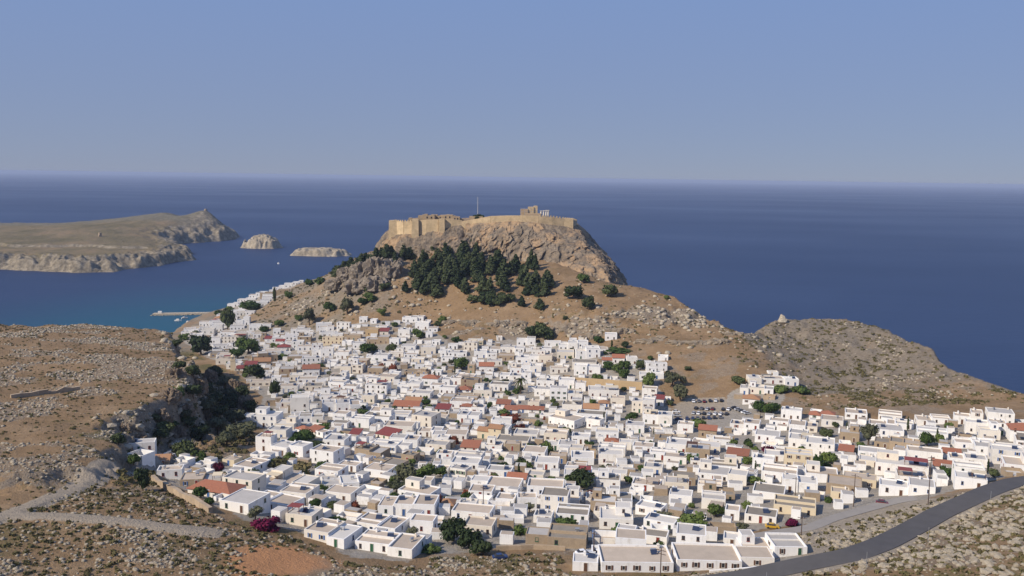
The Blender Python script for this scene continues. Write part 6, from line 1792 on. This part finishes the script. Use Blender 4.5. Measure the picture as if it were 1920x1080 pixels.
def garden_wall(name, px, hpx, mat, thick, label, jag=0.3, seed=1):
    pts = [hit(u, v) for u, v in px]
    rs = random.Random(seed)
    root = empty(name, (0, 0, 0))
    for a, b in zip(pts[:-1], pts[1:]):
        n = max(2, int(math.hypot(b[0] - a[0], b[1] - a[1]) / 3))
        q = []
        for k in range(n + 1):
            t = k / n; x, y = a[0] + (b[0] - a[0]) * t, a[1] + (b[1] - a[1]) * t
            z = ground(x, y); q.append((x, y, z - 1, z + hpx * y / FPX + rs.uniform(-jag, jag)))
        for k in range(n):
            (x0, y0, z0, t0), (x1, y1, z1, t1) = q[k], q[k + 1]
            L_ = math.hypot(x1 - x0, y1 - y0); nx, ny = -(y1 - y0) / L_ * thick / 2, (x1 - x0) / L_ * thick / 2
            g = Geo(); g.add([(x0 - nx, y0 - ny, z0), (x1 - nx, y1 - ny, z1), (x1 + nx, y1 + ny, z1), (x0 + nx, y0 + ny, z0), (x0 - nx, y0 - ny, t0), (x1 - nx, y1 - ny, t1), (x1 + nx, y1 + ny, t1), (x0 + nx, y0 + ny, t0)],
                             [(4, 5, 6, 7), (0, 1, 5, 4), (1, 2, 6, 5), (2, 3, 7, 6), (3, 0, 4, 7)])
            g.build('wall_section', mat, root)
    tag(root, label, 'wall')


garden_wall('retaining_wall', [(1078, 722), (1110, 724), (1150, 727), (1204, 731)], 15, m_ochre, 0.9, 'long ochre retaining wall below the white courtyards', 0.1, 1)
garden_wall('dry_stone_wall', [(287, 905), (318, 922), (352, 940), (395, 962)], 13, m_stone, 1.2, 'rough pale stone wall bounding the lower cottages by the path', 0.5, 2)
garden_wall('dry_stone_wall', [(20, 746), (90, 738), (150, 730)], 8, m_stone, 1.2, 'tumbled stone wall alone out on the plateau', 0.8, 3)
garden_wall('roadside_wall', [(1330, 1074), (1420, 1066), (1500, 1054), (1560, 1040)], 5, m_white, 0.4, 'low white wall along the town side of the road', 0.05, 4)
garden_wall('boundary_wall', [(930, 1032), (1000, 1030), (1060, 1032)], 9, m_stone, 0.5, 'grey brown wall joined to the stone shed above the dry slope', 0.15, 5)


def sea_pt(u, v, z=0.0):
    d = ray(u, v); t = (z - CAM_Z) / d[2]
    return d[0] * t, d[1] * t


j0 = sea_pt(405, 587, 1); j1 = sea_pt(286, 589, 1)
jx, jy = j1[0] - j0[0], j1[1] - j0[1]; JL = math.hypot(jx, jy)
root = empty('stone_jetty', (j0[0], j0[1], 0), math.atan2(jy, jx))
g = Geo(); g.box(-14, JL, -5, 5, -4, 1.9, taper=0.8); g.build('deck', m_boulder, root)
rj = random.Random(6)
for k in range(46):
    g = Geo(); xx_ = rj.uniform(0, JL + 2); sy = rj.choice([-1, 1]); s_ = rj.uniform(0.9, 2.0)
    g.obox(xx_, sy * rj.uniform(4.4, 6.4), -1.5, s_, s_ * .8, 1.5 + rj.uniform(.3, 1.2), rj.uniform(0, 3)); g.build('armour_stone', m_boulder, root)
g = Geo(); g.box(JL - 10, JL - 6, -1.5, 1.5, 1.8, 4.2); g.build('beacon_hut', m_white, root)
tag(root, 'low rubble stone jetty reaching into the bay', 'jetty')

gh = Geo()
hull = []
for (x, w, zk, zs) in ((-3, 0.9, -.3, .8), (-1, 1.15, -.4, .75), (1.2, 1.05, -.4, .85), (2.6, .5, -.3, 1.0), (3.4, .03, .4, 1.15)):
    hull.append([(x, -w, zs), (x, -w * .6, zk), (x, w * .6, zk), (x, w, zs)])
vv = [p for r_ in hull for p in r_]; ff = []
for i in range(4):
    for k in range(3): ff.append((i * 4 + k, (i + 1) * 4 + k, (i + 1) * 4 + k + 1, i * 4 + k + 1))
    ff.append((i * 4 + 3, (i + 1) * 4 + 3, (i + 1) * 4, i * 4))
ff.append((0, 1, 2, 3)); gh.add(vv, ff)
ME_HULL = gh.mesh('hull', m_white)
gb = Geo(); gb.box(-1.5, 0.8, -.7, .7, .7, 1.9, taper=.12); ME_CAB = gb.mesh('cabin', m_trim)
for k, (u, v, s_, lb) in enumerate(((334, 602, 1.3, 'small white motor boat moored off the jetty'), (346, 597, 1.1, 'white boat tied close under the jetty'), (352, 604, 0.8, 'tiny white dinghy near the harbour shore'), (522, 495, 1.4, 'lone white boat between the islets and the ridge'), (377, 601, 1.0, 'white boat close to the harbour beach'))):
    x, y = sea_pt(u, v); root = empty('motor_boat', (x, y, 0.05), 0.7 * k); root.scale = (s_,) * 3
    inst('hull', ME_HULL, root); inst('cabin', ME_CAB, root); tag(root, lb, 'boat')

# the little tower and hut on the island
def isl_z(x, y):
    i = int(np.argmin(np.abs(r2 - y))); u = x * FPX / .993 / y + 960; j = int(np.argmin(np.abs(c2 - u)))
    return float(Z2[i, j])


xh, yh = XU(180, 1830), 1830.0
root = empty('ruined_windmill', (xh, yh, isl_z(xh, yh)))
g = Geo(); g.tube([(0, 0, -1), (0, 0, 7.5)], [3.6, 3.1], 14); g.build('drum', m_stone, root)
g = Geo(); g.box(-.8, .8, -3.7, -3.2, 0, 2.3); g.build('doorway_dark_panel', m_glass_void, root)  # flat dark box on the drum marks the doorway, no glass there
tag(root, 'squat round stone mill ruin on the flat of the island', 'ruin')
xh, yh = XU(381, 2258), 2258.0
root = empty('summit_cairn', (xh, yh, isl_z(xh, yh) - .5))
g = Geo(); g.tube([(0, 0, -1), (0, 0, 3.5)], [4.2, 3.8], 14); g.build('base', m_stone, root)
g = Geo(); g.tube([(0, 0, 3.5), (0, 0, 5)], [3.0, 2.6], 14); g.build('top', m_stone, root)
tag(root, 'round stone tomb on the peak of the island', 'monument')

# ------------------------------------------------------------------ poles
def pole(u, v, hpx, label, arms=1, metal=False, rad=0.16):
    r = hit(u, v)
    if r is None: return
    h = hpx * r[1] / FPX
    root = empty('utility_pole' if arms else 'post', (r[0], r[1], r[2]), random.Random(int(u)).uniform(-.6, .6))
    g = Geo(); g.tube([(0, 0, -0.8), (0, 0, h)], [rad, rad * .65], 7); g.build('shaft', m_tank if metal else m_pole, root)
    for k in range(arms):
        ca = Geo(); ca.box(-1.2, 1.2, -.06, .06, h - 0.7 - k * 0.9, h - 0.55 - k * 0.9); ao = ca.build('crossarm', m_pole, root)
        for sx in (-1.0, -.4, .4, 1.0):
            ic = Geo(); ic.tube([(sx, 0, h - .55 - k * .9), (sx, 0, h - .3 - k * .9)], [.06, .05], 6); ic.build('insulator', m_trim, ao)
    tag(root, label, 'pole')


for a in ((1740, 946, 98, 'tall wooden power pole where the lane meets the road', 2), (1600, 950, 66, 'wooden power pole with crossarm beside the big white barn', 1), (1502, 1008, 44, 'power pole at the roadside scrub below the porch house', 1), (1491, 930, 38, 'short power pole before a white house wall', 1), (1238, 1084, 62, 'broken topped wooden pole before the front houses', 2), (1113, 1046, 54, 'brown power pole by the parked white cars', 1),
          (906, 950, 42, 'thin pole beside the beige roofed white house', 1), (716, 895, 28, 'thin pole beside the dark stone roofs', 1)):
    pole(*a)
for k, (u, v, hp) in enumerate(((1624, 1066, 34), (1740, 1016, 30), (1857, 941, 22), (1437, 1086, 14))):
    pole(u, v, hp, ('slim metal post on the outer verge at the road bend', 'slim metal post on the outer verge of the climbing road', 'short metal post where the road leaves town', 'short metal post beside the road at the white wall')[k], 0, True, 0.07)
r = hit(273, 648, 400)
if r:
    root = empty('antenna_mast', r); h = 30 * r[1] / FPX
    g = Geo(); g.tube([(0, 0, -.5), (0, 0, h)], [.1, .05], 6); g.build('mast', m_tank, root)
    g = Geo(); g.box(-1.1, 1.1, -.05, .05, h - .9, h - .75); g.box(-.7, .7, -.05, .05, h - 1.8, h - 1.65); g.build('aerial', m_tank, root)
    tag(root, 'thin antenna mast on the plateau rim above the bay', 'antenna')

# ------------------------------------------------------------------ cars
def car_body():
    g = Geo()
    prof = [(-2.05, .35), (-2.05, .75), (-1.9, .92), (-1.1, .98), (1.0, .95), (1.85, .82), (2.05, .6), (2.05, .35)]
    n = len(prof); w = .84
    v = [(x, -w, z) for x, z in prof] + [(x, w, z) for x, z in prof]
    f = [tuple(range(n)), tuple(range(2 * n - 1, n - 1, -1))] + [(i, i + n, (i + 1) % n + n, (i + 1) % n) for i in range(n)]
    g.add(v, [tuple(reversed(q)) for q in f])
    g.add([(-1.0, -.62, 1.44), (.35, -.62, 1.44), (.35, .62, 1.44), (-1.0, .62, 1.44), (-1.0, -.62, 1.40), (.35, -.62, 1.40), (.35, .62, 1.40), (-1.0, .62, 1.40)], [(0, 1, 2, 3), (0, 4, 5, 1), (1, 5, 6, 2), (2, 6, 7, 3), (3, 7, 4, 0)])
    return g


gc = Geo(); gc.add([(-1.6, -.76, .95), (1.05, -.76, .95), (1.05, .76, .95), (-1.6, .76, .95), (-1.05, -.6, 1.41), (.4, -.6, 1.41), (.4, .6, 1.41), (-1.05, .6, 1.41)], [(0, 1, 5, 4), (1, 2, 6, 5), (2, 3, 7, 6), (3, 0, 4, 7)])
ME_CWIN = gc.mesh('windows', m_glass_void)
gwh = Geo(); gwh.tube([(0, -.1, 0), (0, .1, 0)], [.31, .31], 10); ME_WHEEL = gwh.mesh('wheel', simple('tyre_rubber', (.02, .02, .02), .8))
CARC = {'white': (.75, .75, .75), 'silver': (.42, .43, .45), 'black': (.015, .015, .018), 'dark blue': (.02, .04, .12), 'dark red': (.14, .015, .02), 'dark green': (.015, .05, .035), 'red': (.35, .02, .02), 'grey': (.12, .12, .13), 'yellow': (.55, .33, .03)}
ME_CAR = {}
for k, c_ in CARC.items():
    ME_CAR[k] = car_body().mesh('body', simple('car_paint_' + k.replace(' ', '_'), c_, 0.3, 0.03, spec=.5))


def car(x, y, rz, colr, label, group=None):
    root = empty('parked_car', (x, y, ground(x, y) + 0.02), rz)
    inst('body', ME_CAR[colr], root); inst('windows', ME_CWIN, root)
    for sx in (-1.25, 1.3):
        for sy in (-.78, .78): inst('wheel', ME_WHEEL, root, (sx, sy, .31))
    tag(root, label, 'car', group)


rc = random.Random(21)
cn = {}
for (p0, p1, n, where) in (((1300, 754), (1352, 752), 6, 'in the uphill row of the car park'), ((1306, 767), (1366, 769), 7, 'in the middle row of the car park'), ((1288, 786), (1350, 784), 7, 'in the town-side row of the car park'), ((1300, 776), (1362, 778), 7, 'in the lower middle row of the car park'), ((1268, 774), (1278, 800), 5, 'along the end by the white houses of the car park'), ((1372, 763), (1402, 777), 6, 'along the edge under the tall white house of the car park')):
    a, b = hit(*p0), hit(*p1)
    for k in range(n):
        if rc.random() < 0.08: continue
        t = k / max(1, n - 1); x, y = a[0] + (b[0] - a[0]) * t + rc.uniform(-.2, .2), a[1] + (b[1] - a[1]) * t + rc.uniform(-.4, .4)
        col_ = rc.choice(['black', 'dark blue', 'grey', 'silver', 'white', 'black', 'silver', 'white', 'grey', 'dark red', 'dark blue'])
        car(x, y, math.atan2(b[1] - a[1], b[0] - a[0]) + math.pi / 2 + rc.uniform(-.08, .08), col_, f'{col_} car parked {where}', 'cars in the car park')
for (u, v, rz, col_, lb) in ((1655, 946, -.45, 'dark red', 'dark red car parked on the lane below the white barn'), (1328, 1010, 0.1, 'dark green', 'dark green car under the wide tree by the front houses'), (1448, 990, -.2, 'yellow', 'yellow car beside the porch house'), (1093, 1040, .3, 'white', 'white car parked first beyond the low white terrace'), (1108, 1042, .3, 'silver', 'silver car between two white ones by the brown pole'), (1124, 1040, .3, 'white', 'white car parked against the front house'), (938, 1048, .2, 'dark blue', 'dark blue car on the dry ground by the dark trees'),
                             (1790, 816, .8, 'grey', 'grey car below the big white house with two storeys'), (1803, 817, .8, 'black', 'black car below the big white house with two storeys'), (1815, 818, .8, 'dark blue', 'dark blue car below the big white house with two storeys'), (1828, 820, .8, 'silver', 'silver car below the big white house with two storeys')):
    r = hit(u, v)
    car(r[0], r[1], rz, col_, lb)

# ------------------------------------------------------------------ loose rock and scrub
ICO = []
ph_ = (1 + 5 ** .5) / 2
for a in (-1, 1):
    for b in (-ph_, ph_):
        ICO += [(0, a, b), (a, b, 0), (b, 0, a)]
ICO = np.array(ICO) / np.linalg.norm(ICO[0])
d_ = np.linalg.norm(ICO[:, None] - ICO[None], axis=-1)
el_ = d_[d_ > .1].min()
ICF = [(i, j, k) for i in range(12) for j in range(i + 1, 12) for k in range(j + 1, 12) if abs(d_[i, j] - el_) < .01 and abs(d_[j, k] - el_) < .01 and abs(d_[i, k] - el_) < .01]
ICF = np.array([(i, j, k) if np.dot(np.cross(ICO[j] - ICO[i], ICO[k] - ICO[i]), ICO[i]) > 0 else (i, k, j) for i, j, k in ICF])
nr_ = np.random.default_rng(99)


def scatter_pts(n, x0, x1, y0, y1, dens, size, town_gap=4.0):
    x = nr_.uniform(x0, x1, n); y = nr_.uniform(y0, y1, n)
    u = (x / y) * FPX + 960
    ok = (u > -150) & (u < 2080)
    x, y = x[ok], y[ok]
    p = dens(x, y)
    ok = nr_.random(len(x)) < p
    x, y = x[ok], y[ok]
    ok = (poly_sd(x, y, TOWN) < -town_gap) & (np.minimum(line_dist(x, y, ROAD), line_dist(x, y, LANE) + 2) > 5.2) & (np.minimum(line_dist(x, y, PATH1), line_dist(x, y, PATH2)) > 2.4) & (poly_sd(x, y, PARK) < -1)
    ok &= np.sqrt(((x - ox) / 13) ** 2 + ((y - oy) / 13) ** 2) > 0.85
    x, y = x[ok], y[ok]
    s = size[0] + (size[1] - size[0]) * nr_.random(len(x)) ** 2.6
    return np.stack([x, y, s], -1)


def patchy(x, y):
    return smooth(0.06, 0.24, fbm(x, y, 16, 4, 91) + 0.5 * fbm(x, y, 55, 4, 81) + 0.10)


S = [
    scatter_pts(70000, -420, -55, 205, 590, lambda x, y: patchy(x, y) * np.where(poly_sd(x, y, PLATEAU) > -6, 0.9, np.where(y < 262, 0.5, 0.05)), (0.18, 0.95)),
    scatter_pts(16000, -130, 60, 180, 250, lambda x, y: 0.25 + 0.6 * patchy(x, y), (0.15, 0.8), 1.5),
    scatter_pts(22000, 30, 300, 160, 330, lambda x, y: (0.35 + 0.65 * patchy(x, y)) * (poly_sd(x, y, COAST) > 0), (0.25, 1.4)),
    scatter_pts(16000, -80, 170, 560, 760, lambda x, y: np.exp(-((y - (648 - 0.10 * (x - 40))) / 20.0) ** 2) * 0.7 * smooth(-.2, .2, fbm(x, y, 16, 4, 91)) + 0.03, (0.4, 2.6)),
    scatter_pts(9000, 140, 300, 465, 670, lambda x, y: (poly_sd(x, y, COAST) > 2) * (0.06 + 0.45 * smooth(0.1, .4, fbm(x, y, 20, 4, 92))), (0.25, 1.3)),
    scatter_pts(5000, -250, -70, 690, 880, lambda x, y: 0.35 * smooth(0, .3, fbm(x, y, 20, 4, 93)), (0.5, 3.2)),
    scatter_pts(9000, -240, -105, 290, 600, lambda x, y: np.exp(-((poly_sd(x, y, PLATEAU) + 1) / 9.0) ** 2) * 0.22, (0.5, 3.0), 1.0),
]
S = np.concatenate(S)
GZ = groundv(S[:, 0], S[:, 1])
vis = S[:, 2] / S[:, 1]
order = np.argsort(-vis)
big = order[:300]; rest = order[300:]
# the largest are single boulders
MB_ = []
for k in range(8):
    v = ICO * nr_.uniform(.65, 1.2, (12, 1)) * np.array([1, .85, .62])
    me = bpy.data.meshes.new('boulder'); me.from_pydata([tuple(map(float, p)) for p in v], [], [tuple(map(int, q)) for q in ICF]); me.materials.append(m_boulder); me.update(); MB_.append(me)


def b_where(x, y):
    if y > 690 and x < -60: return 'grey boulder on the rough knob beside the pine grove'
    if x > 150 and y > 450: return 'grey boulder on the headland above the sea'
    if y > 540: return 'pale boulder in the rock band below the brown slope'
    if y > 262 and x < -90:
        return 'large boulder on the shaded cliff under the plateau rim' if poly_sd(np.array(x), np.array(y), PLATEAU) < 12 else 'pale limestone boulder out on the dry plateau'
    if x > 30: return 'pale boulder on the dry slope outside the road bend'
    return 'pale boulder in the scrub below the front houses'


for k in big:
    x, y, s_ = S[k]
    o = inst('boulder', MB_[k % 8], None, (x, y, GZ[k] + s_ * .12), nr_.uniform(0, 6.28), (s_, s_ * nr_.uniform(.8, 1.1), s_ * nr_.uniform(.8, 1.3)))
    lb = ('huge ' if s_ > 2.6 else 'big ' if s_ > 1.2 else 'squat ' if s_ > 1.0 else 'small ') + b_where(x, y).replace('large ', '')
    tag(o, lb, 'boulder', 'boulders: ' + lb)


def joined(name, P3, sz, tv, tf, mat, label, cat, squash=(1, 1, 1), jit=.25):
    n = len(P3); m = len(tv)
    ang = nr_.uniform(0, 6.283, n); c, s = np.cos(ang), np.sin(ang)
    tv_ = tv[None] * (1 + nr_.uniform(-jit, jit, (n, m, 1))) * np.array(squash)
    X = tv_[..., 0] * c[:, None] - tv_[..., 1] * s[:, None]; Y = tv_[..., 0] * s[:, None] + tv_[..., 1] * c[:, None]
    V_ = np.stack([X, Y, tv_[..., 2]], -1) * sz[:, None, None] + P3[:, None]
    k = tf.shape[1]
    F_ = (tf[None] + (np.arange(n) * m)[:, None, None]).reshape(-1, k)
    me = bpy.data.meshes.new(name)
    co = V_.reshape(-1, 3)
    me.vertices.add(len(co)); me.vertices.foreach_set('co', co.ravel())
    me.loops.add(F_.size); me.loops.foreach_set('vertex_index', F_.ravel().astype(np.int32))
    me.polygons.add(len(F_)); me.polygons.foreach_set('loop_start', np.arange(0, F_.size, k, dtype=np.int32))
    me.update(calc_edges=True); me.materials.append(mat)
    o = bpy.data.objects.new(name, me); C.objects.link(o)
    tag(o, label, cat, kind='stuff')


P3 = np.column_stack([S[rest][:, :2], GZ[rest] + S[rest][:, 2] * .1])
joined('scattered_stones', P3, S[rest][:, 2], ICO, ICF, m_boulder, 'countless pale limestone stones strewn over the dry slopes', 'stones', (1, .85, .6))

Q = np.concatenate([
    scatter_pts(22000, -420, -55, 205, 590, lambda x, y: 0.3 + 0.5 * smooth(.0, .4, fbm(x, y, 12, 4, 101) + .1), (0.3, 0.9)),
    scatter_pts(22000, -130, 300, 160, 310, lambda x, y: 0.75 * (poly_sd(x, y, COAST) > 0), (0.25, 0.95), 1.5),
    scatter_pts(14000, 140, 300, 455, 660, lambda x, y: (poly_sd(x, y, COAST) > 3) * (0.10 + 0.8 * smooth(.0, .3, fbm(x, y, 16, 4, 91)) * smooth(620, 500, y)), (0.4, 1.5)),
    scatter_pts(9000, -80, 260, 540, 760, lambda x, y: 0.12 + 0.4 * np.exp(-((y - (640 - 0.10 * (x - 40))) / 24.0) ** 2), (0.3, 1.2)),
    scatter_pts(8000, -300, -60, 690, 960, lambda x, y: (poly_sd(x, y, COAST) > 3) * 0.4, (0.4, 1.6)),
    scatter_pts(9000, -250, -100, 280, 610, lambda x, y: 0.8 * smooth(-40, -20, poly_sd(x, y, PLATEAU)) * smooth(6, -3, poly_sd(x, y, PLATEAU)), (0.5, 2.0), 0.5),
])
tuft = []; tf_ = []
rt_ = np.random.default_rng(5)
for k in range(16):
    d3 = rt_.normal(size=3); d3[2] = abs(d3[2]) * .8; d3 /= np.linalg.norm(d3)
    p = d3 * np.array([.8, .8, .6]); nn = d3 + rt_.normal(size=3) * .5; nn /= np.linalg.norm(nn)
    a = np.cross(nn, rt_.normal(size=3)); a /= np.linalg.norm(a); b = np.cross(nn, a); q = .34
    i0 = len(tuft); tuft += [p - a * q - b * q, p + a * q - b * q, p + a * q * .7 + b * q, p - a * q * .7 + b * q]; tf_.append((i0, i0 + 1, i0 + 2, i0 + 3))
GQ = groundv(Q[:, 0], Q[:, 1])
joined('dry_scrub', np.column_stack([Q[:, :2], GQ]), Q[:, 2], np.array(tuft), np.array(tf_), F_scrub, 'low olive and straw coloured scrub covering the slopes', 'scrub')

# stack of rock on the headland skyline
x, y = XU(1476, 648), 648.0
root = empty('rock_stack', (x, y, ground(x, y) - 1))
for k, (dx, dy, s_, hz_) in enumerate(((0, 0, 4.4, 5.2), (1.2, 1.5, 3.4, 7.5), (-4.5, 0, 3.0, 2.0), (7.5, 1, 2.6, 2.2))):
    o = inst('slab', MB_[k], root, (dx, dy, hz_ * .55), k * 1.1, (s_, s_, hz_))
tag(root, 'squat rock stack on the headland skyline', 'rock')
